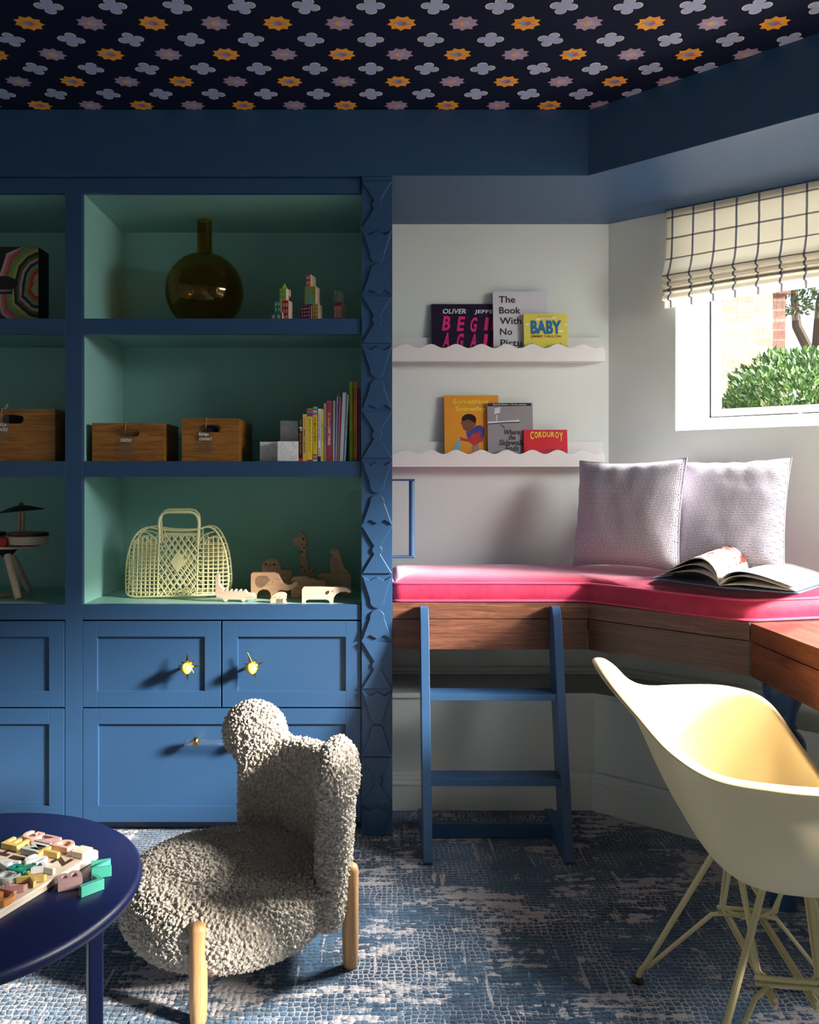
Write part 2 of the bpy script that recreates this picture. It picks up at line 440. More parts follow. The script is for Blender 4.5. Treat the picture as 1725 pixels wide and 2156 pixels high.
# dropped soffit round the tray: inner edge follows the bookcase, then the bay
BC = Vector((.7015, YB)); BD = Vector((.7362, -.6768)); be = BC + BD * 1.75
inner = [(-2.6, YB), (BC.x, BC.y), (be.x, be.y)]
so_ = M()
so_.ext([(-2.6, YB), (BC.x, BC.y), (be.x, be.y), (XR + .05, be.y), (XR + .05, YR + .05), (A.x, A.y + .02), (-2.6, A.y + .02)], lambda a, b, t: Vector((a, b, ZS + t)), ZT - ZS + .02)
struct('trim_1', so_, m_blue, bevel=.0015, base=False)
rs = M(); rs.box(XR - .42, -2.2, ZS, XR + .02, be.y + .02, ZT + .02); struct('trim_2', rs, m_blue, bevel=.0015, base=False)

# lower wall that juts out below the bench, with ledge, moulding and baseboard
L0 = Vector((.783, 2.908)); LD = Vector((.757, -.654)); L1 = L0 + LD * 1.9
lw = M(); lw.ext([(.03, L0.y), (L0.x, L0.y), (L1.x, L1.y), (L1.x, 3.3), (.03, 3.3)], lambda a, b, t: Vector((a, b, t)), .392)
lw.ext([(.03, L0.y - .012), (L0.x - .004, L0.y - .012), (L1.x, L1.y - .012), (L1.x, 3.3), (.03, 3.3)], lambda a, b, t: Vector((a, b, .392 + t)), .018)
struct('wall_lower', lw, m_wall, bevel=.002, base=False)
def run(m, prof, p, q, nrm):
    "moulding profile (out, z) swept from p to q"
    vs = []; n = len(prof)
    for pt in (p, q):
        for o, z in prof: vs.append(Vector((pt.x + nrm.x * o, pt.y + nrm.y * o, z)))
    fs = [(i, i + n, (i + 1) % n + n, (i + 1) % n) for i in range(n)] + [list(range(n))[::-1], list(range(n, 2 * n))]
    m.add(vs, fs)
bprof = [(0, 0), (.016, 0), (.016, .088), (.020, .090), (.020, .096), (.013, .101), (.013, .112), (.009, .116), (.009, .124), (.004, .130), (0, .130)]
LN = Vector((-.654, -.757))
bb = M(); run(bb, bprof, Vector((.03, L0.y)), L0 + Vector((-.005, 0)), Vector((0, -1))); struct('baseboard_back', bb, m_wall, base=False)
bb = M(); run(bb, bprof, L0 + Vector((-.006, -.004)), L1, LN); struct('baseboard_bay', bb, m_wall, base=False)
mprof = [(0, .412), (.020, .412), (.020, .420), (.012, .426), (.012, .434), (.006, .440), (0, .442)]
tm = M(); run(tm, mprof, Vector((.03, 3.187)), Vector((.912, 3.187)), Vector((0, -1))); run(tm, mprof, A, A + DW * 1.4, -NW); struct('trim_3', tm, m_wall, base=False)

# ------------------------------------------------------------ window_1: deep reveal, casement, glass, handle, crank
wi = M(); w0 = .20
def wframe(m, ua, ub, za, zb, t, wa_, wb_):
    wbox(m, ua, ua + t, wa_, wb_, za, zb); wbox(m, ub - t, ub, wa_, wb_, za, zb)
    wbox(m, ua + t, ub - t, wa_, wb_, za, za + t); wbox(m, ua + t, ub - t, wa_, wb_, zb - t, zb)
wframe(wi, u0, u1, z0, z1, .058, w0, w0 + .07)
win = struct('window_1', wi, m_frame, bevel=.002, base=False)
sa = M(); wframe(sa, u0 + .062, u1 - .062, z0 + .062, z1 - .062, .016, w0 + .02, w0 + .06); wframe(sa, u0 + .078, u1 - .078, z0 + .078, z1 - .078, .014, w0 + .035, w0 + .055)
sash = sa.build('sash', m_frame, win, bevel=.002)
g = M(); wbox(g, u0 + .09, u1 - .09, w0 + .044, w0 + .048, z0 + .09, z1 - .09); g.build('pane', m_glass, sash)
gs = M(); wframe(gs, u0 + .058, u1 - .058, z0 + .058, z1 - .058, .004, w0 + .018, w0 + .05); gs.build('gap_shade', m_black, win)  # black strip puts the shade of the frame and sash gap into colour
hd = M(); wbox(hd, u0 + .024, u0 + .040, w0 - .004, w0, 1.475, 1.555); hd.tube([W(u0 + .033, w0 - .004, 1.525), W(u0 + .033, w0 - .030, 1.527), W(u0 + .031, w0 - .034, 1.51), W(u0 + .030, w0 - .032, 1.43)], [.006, .006, .006, .004], 8)
hd.build('handle', m_frame, win, bevel=.001)
ck = M(); ua = u0 + .33
ck.ext([(ua, z0 + .006), (ua + .13, z0 + .006), (ua + .12, z0 + .045), (ua + .02, z0 + .045)], lambda a, b, t: W(a, w0 - .022 + t, b), .022)
ck.tube([W(ua + .03, w0 - .028, z0 + .040), W(ua + .05, w0 - .034, z0 + .055), W(ua + .08, w0 - .032, z0 + .045), W(ua + .115, w0 - .028, z0 + .05)], .005, 8)
ck.build('crank', m_frame, win, bevel=.002)
# ------------------------------------------------------------ outside: brick wall, pier, shrub, tree, ground
def brickmat():
    m = Mat('pinkish_red_brick', .85); v = m.coord(); x, y, z = m.xyz(v)
    q = m.n('ShaderNodeTexBrick'); m.nt.links.new(m.vec(x, z, 0.0), q.inputs['Vector']); q.inputs['Scale'].default_value = 1
    q.inputs['Color1'].default_value = (.17, .075, .058, 1); q.inputs['Color2'].default_value = (.21, .11, .090, 1); q.inputs['Mortar'].default_value = (.26, .165, .14, 1)
    q.inputs['Brick Width'].default_value = .21; q.inputs['Row Height'].default_value = .078; q.inputs['Mortar Size'].default_value = .008
    wv = m.noise(m.coord(scale=(6, 6, 1)), 14, 4, .7)
    m.setc(m.mix((wv).step(.5, .6) * .5, q.outputs[0], (.11, .05, .045))); m.bump(E(m.nt, q.outputs[1]) * -1 + wv * .6, .5, .01); return m.m
m_brick = brickmat()
gr = M(); gr.box(1.0, 3.4, 1.10, 9, 11, 1.20); gr.box(XR + .14, -3.5, -.3, 9, 3.4, -.1)
struct('ground', gr, paint('soil_and_gravel', (.30, .28, .22), .9, .3, 12, .5), base=False)
bw = M(); bw.box(1.2, 5.9, 1.15, 2.86, 6.2, 4.4); tag(bw.build('brick_wall', m_brick, base=False), 'sunlit pink brick house wall outside the window', 'wall')
bp = M(); bp.box(3.02, 6.5, 1.15, 3.25, 6.8, 2.62); bp.mat(1); bp.box(2.99, 6.47, 2.62, 3.28, 6.83, 2.68); tag(bp.build('brick_pier', [m_brick, m_brick], base=False), 'darker brick garden pier standing just right of the house wall', 'pier')
def leafmat(name, c1, c2):
    m = Mat(name, .5); v = m.coord(); m.setc(m.mix(m.noise(v, 30, 2).step(.35, .65), c1, c2)); return m.m
def foliage(m, c, rad, n, size, seed, up=.3):
    rnd = random.Random(seed)
    for i in range(n):
        d = Vector((rnd.gauss(0, 1), rnd.gauss(0, 1), rnd.gauss(0, 1))).normalized()
        bmp = 1 + .16 * mnoise.noise(d * 2.6 + Vector((seed, 0, 0))) + .07 * mnoise.noise(d * 7)
        rr = (.72 + .28 * rnd.random() ** .4) * bmp
        p = Vector(c) + Vector((d.x * rad[0], d.y * rad[1], d.z * rad[2])) * rr
        ax = (d + Vector((rnd.uniform(-1, 1), rnd.uniform(-1, 1), rnd.uniform(-.4, 1.2) + up))).normalized()
        sd_ = ax.cross(Vector((rnd.uniform(-1, 1), rnd.uniform(-1, 1), rnd.uniform(-1, 1)))).normalized()
        L = size * rnd.uniform(.7, 1.3); w = L * .26; nn = ax.cross(sd_) * w * .4
        m.mat(0 if rnd.random() < .55 else 1)
        m.add([p, p + ax * L * .45 + sd_ * w + nn, p + ax * L, p + ax * L * .45 - sd_ * w + nn], [(0, 1, 2), (0, 2, 3)])
m_leafa = leafmat('green_leaf', (.012, .045, .012), (.05, .11, .022)); m_leafb = leafmat('bright_leaf', (.035, .09, .018), (.12, .20, .05))
m_bark = paint('grey_brown_bark', (.10, .07, .055), .9, .3, 30, .4)
cs = P(1700, 808, 4.9); cs.z = 1.50
sh = thing('garden_shrub', 'rounded leafy green shrub right outside the window', 'shrub', (cs.x, cs.y, 1.2))
f = M(); foliage(f, cs, (.48, .42, .40), 9000, .045, 3); f.build('foliage', [m_leafa, m_leafb], sh, recalc=False, smooth=0, kind='stuff')
f = M(); f.tube([(cs.x, cs.y, 1.2), (cs.x + .01, cs.y, 1.4), (cs.x + .03, cs.y, 1.6)], [.03, .025, .01], 8); f.tube([(cs.x, cs.y, 1.25), (cs.x - .12, cs.y, 1.42), (cs.x - .2, cs.y, 1.6)], [.02, .014, .006], 8); f.build('stem', m_bark, sh)
ct = Vector((3.95, 7.2, 1.2)); tr = thing('garden_tree', 'dark tree with spreading branches beyond the shrub', 'tree', ct)
f = M(); f.tube([ct, ct + Vector((-.05, 0, .9)), ct + Vector((-.02, 0, 1.5)), ct + Vector((.15, 0, 2.3))], [.10, .08, .06, .03], 10)
f.tube([ct + Vector((-.05, 0, .9)), ct + Vector((-.25, 0, 1.3)), ct + Vector((-.30, 0, 1.9))], [.05, .04, .02], 8); f.tube([ct + Vector((-.03, 0, 1.2)), ct + Vector((.3, .1, 1.5)), ct + Vector((.5, .1, 2.1))], [.04, .03, .015], 8)
f.build('trunk', m_bark, tr)
f = M()
for k, (dx, dz, r) in enumerate(((-.28, 1.55, .16), (-.05, 2.0, .28), (.35, 1.9, .3), (.1, 2.5, .4), (-.3, 2.3, .22))): foliage(f, ct + Vector((dx, 0, dz)), (r, r, r), 420, .05, 20 + k)
f.build('foliage', [m_leafa, m_leafa], tr, recalc=False, smooth=0, kind='stuff')
# ------------------------------------------------------------ roman blind
def plaidmat():
    m = Mat('cream_windowpane_check_linen', .85, 0, .1); tc = m.n('ShaderNodeTexCoord'); x, y, z = m.xyz(tc.outputs['UV'])
    v = m.coord()
    wob = (m.noise(v, 14, 2) - .5) * .004
    a = ((x + wob) / .0735).fr(); b = ((y + wob) / .0765).fr()
    la = (a - .5).ab().lt(.047); lb = (b - .5).ab().lt(.045)
    fine = m.noise(m.coord(scale=(1, 1, 1)), 900, 2)
    c = m.mix(fine, (.66, .60, .49), (.80, .75, .64))
    c = m.mix(lb * (.55 + .45 * fine), c, (.018, .016, .02)); c = m.mix(la * (.70 + .3 * fine), c, (.022, .03, .085))
    m.setc(c); m.bump(fine, .3, .0006)
    tl = m.n('ShaderNodeBsdfTranslucent'); m.nt.links.new(c, tl.inputs[0]); mx = m.n('ShaderNodeMixShader'); mx.inputs[0].default_value = .38
    m.nt.links.new(m.b.outputs[0], mx.inputs[1]); m.nt.links.new(tl.outputs[0], mx.inputs[2]); m.nt.links.new(mx.outputs[0], m.out.inputs[0]); return m.m
bprof2 = [(.028, 2.138), (.030, 2.08), (.033, 2.02), (.038, 1.965), (.058, 1.92), (.078, 1.893), (.080, 1.884), (.055, 1.880), (.052, 1.878), (.070, 1.871), (.077, 1.862), (.072, 1.857), (.048, 1.858), (.046, 1.855), (.062, 1.849), (.068, 1.842), (.062, 1.838), (.045, 1.839), (.050, 1.832), (.070, 1.820), (.076, 1.811), (.070, 1.806), (.050, 1.808), (.047, 1.806), (.046, 1.795), (.046, 1.783)]
vv = [0]
for i in range(1, len(bprof2)): vv.append(vv[-1] + math.dist(bprof2[i - 1], bprof2[i]) * (1 if i < 7 else .55))
bl = thing('roman_blind', 'cream roman blind with navy windowpane check gathered above the window', 'blind', W(.7, -.04, 1.78))
f = M(); NB = len(bprof2) - 1
def blf(u, v):
    i = min(NB - 1, int(v * NB)); t = v * NB - i; d = bprof2[i][0] * (1 - t) + bprof2[i + 1][0] * t; z = bprof2[i][1] * (1 - t) + bprof2[i + 1][1] * t
    uu = .232 + u * (1.20 - .232); k = max(0, (2.05 - z))
    return W(uu, -d - .003 * math.sin(uu * 9) * k * 3, z - .006 * math.sin(uu * 6.3 + 1) * k * 3)
f.grid(blf, 60, NB * 3, lambda u, v: (.015 + u * .968, 0.012 + (lambda i, t: vv[i] * (1 - t) + vv[i + 1] * t)(min(NB - 1, int(v * NB)), v * NB - min(NB - 1, int(v * NB)))))
f.build('fabric', plaidmat(), bl, recalc=False, smooth=80)
f = M(); wbox(f, .236, 1.196, -.026, -.002, 2.115, 2.140); f.build('headrail', m_white, bl)
# ------------------------------------------------------------ bookcase: two units and the carved pilaster
YF = 2.695; YBK = 3.137; XL = -.946; XRr = -.037
SH = [(1.632, 1.683), (1.1664, 1.2175), (.7005, .750)]         # front lips of the shelves
def shaker(x0, x1, z0, z1, fx0, fx1, fz0, fz1, name, root):
    "door or drawer front with a recessed panel"
    m = M(); Yd = YF
    m.box(x0, Yd, z0, fx0, Yd + .02, z1); m.box(fx1, Yd, z0, x1, Yd + .02, z1)
    m.box(fx0, Yd, z0, fx1, Yd + .02, fz0); m.box(fx0, Yd, fz1, fx1, Yd + .02, z1)
    d = m.build(name, m_blue, root, bevel=.0012)
    p = M(); p.box(fx0 - .004, Yd + .009, fz0 - .004, fx1 + .004, Yd + .018, fz1 + .004); p.build('panel', m_blue, d)
    return d
def X_(px, Y=YF): return (px - CX) / F * Y
def Z_(py, Y=YF): return ZC - (py - CY) / F * Y
def unit(x0, x1, label, xs0, xs1, name='bookcase', close=True):
    "x0..x1 clear opening; xs0..xs1 outer faces of the stiles"
    r = thing(name, label, 'bookcase', ((x0 + x1) / 2, 2.9, 0), 'built-in bookcase units')
    m = M()
    m.box(xs0, YF, .041, x0, YF + .02, ZS - .002); m.box(x1, YF, .041, xs1, YF + .02, ZS - .002) if xs1 > x1 else None
    m.box(x0, YF, 2.092, x1, YF + .02, ZS - .002)
    m.build('face_frame', m_blue, r, bevel=.001)
    for k, (a, b) in enumerate(SH):
        m = M(); m.box(x0, YF, a, x1, YF + .02, b)
        s = M(); s.box(x0 - .004, YF + .02, b - .024, x1 + .004, YBK, b)
        ob = s.build('shelf', m_teal, r); m.build('shelf_lip', m_blue, ob, bevel=.001)
    m = M(); m.box(x0 - .018, YF + .02, .05, x0, YBK, 2.11); m.build('side_panel', m_teal, r)
    m = M(); m.box(x1, YF + .02, .05, x1 + .018, YBK, 2.11); m.build('side_panel', m_teal, r)
    m = M(); m.box(x0 - .018, YBK, .05, x1 + .018, YBK + .012, 2.12); m.build('back_panel', m_teal, r)
    m = M(); m.box(x0 - .018, YF + .02, 2.095, x1 + .018, YBK, 2.112); m.build('top_panel', m_teal, r)
    m = M(); m.box(xs0, YF + .05, 0, xs1, YF + .07, .041); m.build('toe_kick', m_darkblue, r)
    m = M(); m.box(x0, YF + .0205, .046, x1, YF + .05, .695); m.build('cabinet_carcass', m_darkblue, r)
    return r
def sunknob(cx, cz, rot, door):
    m = M(); Y0 = YF + .009
    pts = []; lens = [.036, .017, .025, .018, .033, .0, .018, .017]
    base = [90, 45, 5, -42, -90, -140, 172, 140]
    L = {90: .052, 45: .031, 5: .042, -42: .029, -90: .049, -140: .018, 172: .034, 140: .029}
    ang = sorted(L, reverse=True)
    for i, a in enumerate(ang):
        b = ang[(i + 1) % len(ang)]; mid = (a + (b if b < a else b - 360)) / 2
        pts.append((cx + L[a] * math.cos(math.radians(a + rot)), cz + L[a] * math.sin(math.radians(a + rot))))
        pts.append((cx + .0145 * math.cos(math.radians(mid + rot)), cz + .0145 * math.sin(math.radians(mid + rot))))
    m.ext(pts, lambda a, b, t: Vector((a, Y0 - .034 - t, b)), .004)
    m.lathe([(.006, 0), (.005, .030)], (cx, Y0 - .0, cz), 16, Matrix.Rotation(PI / 2, 3, 'X'))
    k = m.build('sun_knob', m_brass, door, bevel=.0008)
    b = M(); b.ball((cx - .0015, Y0 - .052, cz - .003), .0182, 28); o = b.build('knob_ball', m_yellowknob, k); o['label'] = 'round pale yellow ball at the front of the knob'
    return k
bk = unit(XL, XRr, 'main blue bookcase unit with teal lined shelves holding vase, boxes, books and basket', X_(137), XRr)
for (px0, px1, fx0, fx1, kx, rot) in ((174, 465, 205, 431, 398.5, 0), (468, 760, 501, 728, 534, 18)):
    d = shaker(X_(px0), X_(px1), Z_(1489), Z_(1308), X_(fx0), X_(fx1), Z_(1455), Z_(1341), 'door', bk)
    sunknob(X_(kx), Z_(1400), rot, d)
dr = shaker(X_(174.5), X_(760), Z_(1731), Z_(1492), X_(207), X_(728), Z_(1697), Z_(1525), 'drawer', bk)
m = M()
for px in (412, 522):
    c = Vector((X_(px, YF - .03), YF - .030, Z_(1562, YF - .03)))
    m = M(); m.ball(c, .0138, 24, (.85, 1, 1.15)); m.tube([c, c + Vector((0, .04, 0))], .004, 12); h = m.build('drawer_handle', m_brass, dr)
m = M(); m.box(X_(389, YF - .03), YF - .037, Z_(1569, YF - .03), X_(545, YF - .03), YF - .023, Z_(1555.5, YF - .03)); o = m.build('acrylic_bar', m_bar, h, bevel=.0008); o['label'] = 'clear acrylic bar held by two brass balls'
# carved pilaster, a part of the main unit
m = M(); m.box(X_(761.5, 2.68), 2.688, 0, X_(826.5, 2.68), 2.73, ZS - .002)
m.box(X_(762, 2.68), 2.680, Z_(380, 2.68), X_(826, 2.68), 2.689, ZS - .002)
m.box(X_(820, 2.68), 2.72, 0, X_(826.5, 2.68), 3.19, ZS - .002)
pil = m.build('carved_pilaster', m_blue, bk, bevel=.001)
def motif(poly, name):
    q = M(); q.ext([(X_(x, 2.68), Z_(y, 2.68)) for x, y in poly], lambda a, b, t: Vector((a, 2.6885 - t, b)), .0075)
    q.build(name, m_blue, pil, bevel=.0016, seg=2, smooth=0)
xa, xb, xm = 762.8, 825.6, 794.2
def bow(y0, y1):
    c = (y0 + y1) / 2; r = 10.5; q = [(xa, y0)] + [(xb, y0)]
    for i in range(9): t = math.radians(52 - 104 * i / 8); q.append((xm + r * 1.02 * math.cos(t), c - r * 1.0 * math.sin(t)))
    q += [(xb, y1), (xa, y1)]
    for i in range(9): t = math.radians(232 - 104 * i / 8); q.append((xm + r * 1.02 * math.cos(t), c - r * 1.0 * math.sin(t)))
    # order: upper right, right bulge, lower right, lower left, left bulge
    return q
def tulip(y0, y1, down=True):
    "zigzag edge at y0, rounded tip at y1"
    s = 1 if y1 > y0 else -1; h = abs(y1 - y0)
    q = [(xa, y0 + s * 1), (xa + 16, y0 + s * 11), (xm, y0 + s * 2.5), (xb - 16, y0 + s * 11), (xb, y0 + s * 1)]
    r = 15.5
    for i in range(13):
        t = math.radians(-12 + 204 * i / 12) ; q.append((xm + r * math.cos(t) * 1.0, y1 - s * r + s * r * math.sin(t)))
    return q
yb = 379.8
for k in range(6):
    y = yb + 242.9 * k
    motif(bow(y + 1, y + 99), 'bowtie_motif')
    motif(tulip(y + 103.5, y + 172.5), 'tulip_motif')
    if k < 5: motif(tulip(y + 240, y + 175.5), 'tulip_motif')
m = M(); m.box(X_(762, 2.68), 2.684, 0, X_(826, 2.68), 2.689, Z_(1757, 2.68)); m.build('plinth', m_blue, pil)
# left unit, mostly outside the frame
XLo = -1.98
bl2 = unit(XLo, X_(137), 'left bookcase unit cut by the frame, its shelves deep in shade', XLo - .055, X_(137))
d = shaker(X_(137) - .475, X_(135.5), Z_(1489), Z_(1308), X_(137) - .42, X_(103), Z_(1455), Z_(1341), 'door', bl2)
sunknob(X_(137) - .39, Z_(1400), 0, d)
d = shaker(XLo, X_(137) - .48, Z_(1489), Z_(1308), XLo + .05, X_(137) - .53, Z_(1455), Z_(1341), 'door', bl2)
shaker(XLo, X_(135.5), Z_(1731), Z_(1492), XLo + .05, X_(103), Z_(1697), Z_(1525), 'drawer', bl2)
# ------------------------------------------------------------ bench, cushion, desk
bz1 = .754; bz0 = .602; bs = .702
B0 = Vector((.066, 2.70)); B1 = Vector((.704, 2.70)); B2 = Vector((1.062, 2.328))
plan = [(B0.x, B0.y), (B1.x, B1.y), (B2.x, B2.y), (1.30, 2.32), (1.70, 2.50), (A.x, A.y - .005), (B0.x, 3.18)]
uu = lambda a, b, t: Vector((a, b, t))
bn = thing('window_bench', 'built-in red brown wooden bench running round the corner under the window', 'bench', (.6, 2.9, .60))
m = M(); m.ext(plan[:3] + [(1.30, 2.328), (1.655, 2.448), (1.655, 2.588), (.912, 3.18), (B0.x, 3.18)], lambda a, b, t: uu(a, b, bs + .001 + t), bz1 - bs - .001); m.build('seat_board', m_bench, bn, bevel=.0012)
m = M(); m.ext([(B0.x, 2.702), (B1.x, 2.702), (B1.x, 2.73), (B0.x, 2.73)], lambda a, b, t: uu(a, b, bz0 + t), bs - bz0 - .001); m.build('front_fascia', m_bench, bn, bevel=.001)
m = M(); dd = (B2 - B1).normalized(); nn = Vector((-dd.y, dd.x)) * -1
if nn.y < 0: nn = -nn
q0 = B1 + nn * .002; q1 = B2 + nn * .002
m.ext([(q0.x, q0.y), (q1.x, q1.y), (q1.x + nn.x * .028, q1.y + nn.y * .028), (q0.x + nn.x * .028, q0.y + nn.y * .028)], lambda a, b, t: uu(a, b, bz0 + t), bs - bz0 - .001)
T = Matrix.Rotation(0, 4, 'Z')
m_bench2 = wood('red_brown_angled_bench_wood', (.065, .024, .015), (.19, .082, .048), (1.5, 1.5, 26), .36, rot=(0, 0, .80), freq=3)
m.build('angled_fascia', m_bench2, bn, bevel=.001)
m = M()
m.box(B0.x, 2.73, .66, 1.0, 3.0, bs); m.build('hidden_support', m_bench, bn)
# cushion: outline with rounded corners, domed top and piping
def velvet():
    m = Mat('deep_pink_velvet', .55, 0, .25); v = m.coord()
    n1 = m.noise(m.coord(scale=(1, 1, 1)), 7, 4, .6); n2 = m.noise(v, 40, 3)
    m.setc(m.mix((n1 * .7 + n2 * .3).step(.3, .7), (.34, .016, .052), (.48, .032, .092)))
    m.b.inputs['Sheen Weight'].default_value = .9; m.b.inputs['Sheen Roughness'].default_value = .35; m.b.inputs['Sheen Tint'].default_value = (1, .62, .75, 1)
    m.bump(n1 * 1.0 + n2 * .2, .25, .01); return m.m
m_velvet = velvet(); m_pipe = paint('pink_piping', (.62, .045, .14), .5, .05, 9, 0, sheen=.6)
cush = [(.071, 2.712), (.704, 2.712), (1.040, 2.325), (1.30, 2.385), (1.62, 2.48), (1.52, 2.672), (.905, 3.165), (.071, 3.165)]
def roundpoly(poly, r, n=5):
    out = []
    for i, p in enumerate(poly):
        p = Vector(p); a = (Vector(poly[i - 1]) - p); b = (Vector(poly[(i + 1) % len(poly)]) - p)
        rr = min(r[i] if isinstance(r, list) else r, a.length * .4, b.length * .4)
        s_ = p + a.normalized() * rr; e_ = p + b.normalized() * rr
        for k in range(n + 1):
            t = k / n; q = s_ * (1 - t) ** 2 + p * 2 * t * (1 - t) + e_ * t * t; out.append((q.x, q.y))
    return out
ro = roundpoly(cush, [.02, .03, .06, .06, .03, .03, .03, .03])
# resample outline
def resample(poly, n):
    P_ = [Vector(p) for p in poly]; L = [0]
    for i in range(len(P_)): L.append(L[-1] + (P_[(i + 1) % len(P_)] - P_[i]).length)
    out = []
    for k in range(n):
        d = L[-1] * k / n; i = 0
        while L[i + 1] < d: i += 1
        t = (d - L[i]) / max(1e-9, L[i + 1] - L[i]); out.append(P_[i] * (1 - t) + P_[(i + 1) % len(P_)] * t)
    return out
N_ = 320; rp = resample(ro, N_); cen = Vector((.72, 2.84)); zc0 = .756; zc1 = .818
cu = thing('bench_cushion', 'deep pink velvet bench cushion with piped edges on the wooden bench', 'cushion', (.72, 2.84, zc0))
m = M(); rings = []
def ringat(s, z, k):
    # inward offset toward a skeleton so the dome follows the bent outline
    out = []
    for i, p in enumerate(rp):
        sk = Vector((min(max(p.x, .22), .62), 2.95)) if p.x < .80 else Vector((min(max(p.x, .86), 1.25), 2.95 - max(0, min(p.x, 1.25) - .70) * .62))
        q = p * (1 - s) + sk * s
        wr = .0022 * mnoise.noise(Vector((i * .11, z * 30, 1))) if k == 1 else 0
        a = rp[i - 1]; b = rp[(i + 1) % N_]; t = (b - a).normalized(); nrm = Vector((t.y, -t.x))
        q = q + nrm * (wr + (.006 if k == 1 else 0))
        out.append(Vector((q.x, q.y, z + (.003 * mnoise.noise(Vector((q.x * 5, q.y * 5, 2))) if k == 2 else 0))))
    return out
seq = [(0, zc0, 0), (0, zc0 + .004, 0), (0, zc0 + .016, 1), (0, zc0 + .030, 1), (0, zc0 + .046, 1), (0, zc1 - .003, 0), (0, zc1, 0), (.04, zc1 + .006, 2), (.12, zc1 + .013, 2), (.25, zc1 + .019, 2), (.5, zc1 + .023, 2), (.8, zc1 + .024, 2), (1, zc1 + .024, 2)]
for s_, z, k in seq: rings.append(ringat(s_, z, k))
vs = [p for r in rings for p in r]; fs = [list(range(N_))[::-1]]
for j in range(len(rings) - 1):
    for i in range(N_):
        l = (i + 1) % N_; fs.append((j * N_ + i, j * N_ + l, (j + 1) * N_ + l, (j + 1) * N_ + i))
m.add(vs, fs); m.build('cushion_body', m_velvet, cu, smooth=55)
for z in (zc0 + .004, zc1 - .001):
    m = M(); m.tube([Vector((p.x + .0, p.y, z)) + (Vector((p.x, p.y, 0)) - Vector((cen.x, cen.y, 0))).normalized() * .002 for p in rp], .0042, 8, closed=True); m.build('piping', m_pipe, cu)
# desk: continues the bench to the right of the frame
dk = thing('desk', 'red brown wooden desk slab carried on a turned blue leg', 'desk', (1.55, 1.9, 0))
m = M(); m.ext([(1.064, 2.322), (1.064, 1.52), (2.06, 1.52), (2.06, 2.20), (1.66, 2.44), (1.30, 2.322)], lambda a, b, t: uu(a, b, .703 + t), .051); m.build('desk_top', m_desk, dk, bevel=.0012)
m = M(); m.ext([(1.067, 2.325), (1.067, 1.522), (1.095, 1.522), (1.095, 2.325)], lambda a, b, t: uu(a, b, .602 + t), .097); m.box(1.095, 1.522, .602, 2.05, 1.55, .699); m.box(1.095, 2.297, .602, 1.30, 2.325, .699); m.build('apron', m_desk, dk, bevel=.001)
def turned(x, y):
    m = M(); pr = [(0, .602), (.052, .602), (.050, .57), (.034, .53), (.030, .50), (.034, .492), (.036, .488)]
    def sph(zc, r, n=14): return [(max(.012, r * math.sin(PI * i / n)), zc + r * math.cos(PI * i / n)) for i in range(1, n)]
    pr += sph(.435, .056) + sph(.345, .040) + sph(.262, .050) + sph(.172, .040)
    pr += [(.024, .13), (.030, .05), (.034, .0), (0, 0)]
    m.lathe(pr[::-1], (x, y, 0), 36); m.build('turned_leg', m_blue, dk)
turned(1.115, 2.24); turned(1.99, 1.62)
# ------------------------------------------------------------ ladder
ld = thing('step_ladder', 'blue painted two tread ladder leaning on the wooden bench front', 'ladder', (.37, 2.6, 0))
fy0 = 2.215 * 1.1154; fy1 = 2.372 * 1.1154
def lfy(z): return fy0 + (fy1 - fy0) * z / .748
def rail(x0, x1):
    prof = [(fy0 + .006, 0)]
    prof = [(fy0 + .010, 0), (fy0, .012)]
    prof += [(lfy(z), z) for z in (.2, .45, .70)]
    prof += [(lfy(.748) + .002, .732), (lfy(.748) + .012, .745), (lfy(.748) + .024, .748), (2.694, .748), (2.694, .600), (2.70, .600), (lfy(.3) + .092, .3), (fy0 + .100, .055), (2.77, .055), (2.77, 0)]
    m = M(); m.ext(prof, lambda a, b, t: Vector((x0 + t, a, b)), x1 - x0); m.build('side_rail', m_blue, ld, bevel=.0015)
rail(.154, .181); rail(.578, .605)
for z, h in ((.4855, .020), (.240, .021)):
    m = M(); m.box(.1812, lfy(z) + .001, z - h, .5778, lfy(z) + .080, z); m.build('tread', m_blue, ld, bevel=.0012)
m = M(); m.box(.1812, 2.66, .004, .5778, 2.682, .048); m.build('floor_stretcher', m_blue, ld, bevel=.0012)
# ------------------------------------------------------------ grab rail on the side of the bookcase
gy = 2.86
g = thing('grab_rail', 'blue wooden grab rail fixed to the side of the bookcase above the cushion', 'handrail', (.10, gy, .88))
m = M(); xr = X_(867, gy); m.tube([(xr, gy, Z_(1012, gy)), (xr, gy, Z_(1171, gy))], .0095, 20); m.build('rod', m_blue, g)
for z in (Z_(1010.5, gy), Z_(1172, gy)):
    m = M(); m.box(.0665, gy - .022, z - .0035, xr + .011, gy + .022, z + .0035); m.build('bracket', m_blue, g, bevel=.003)
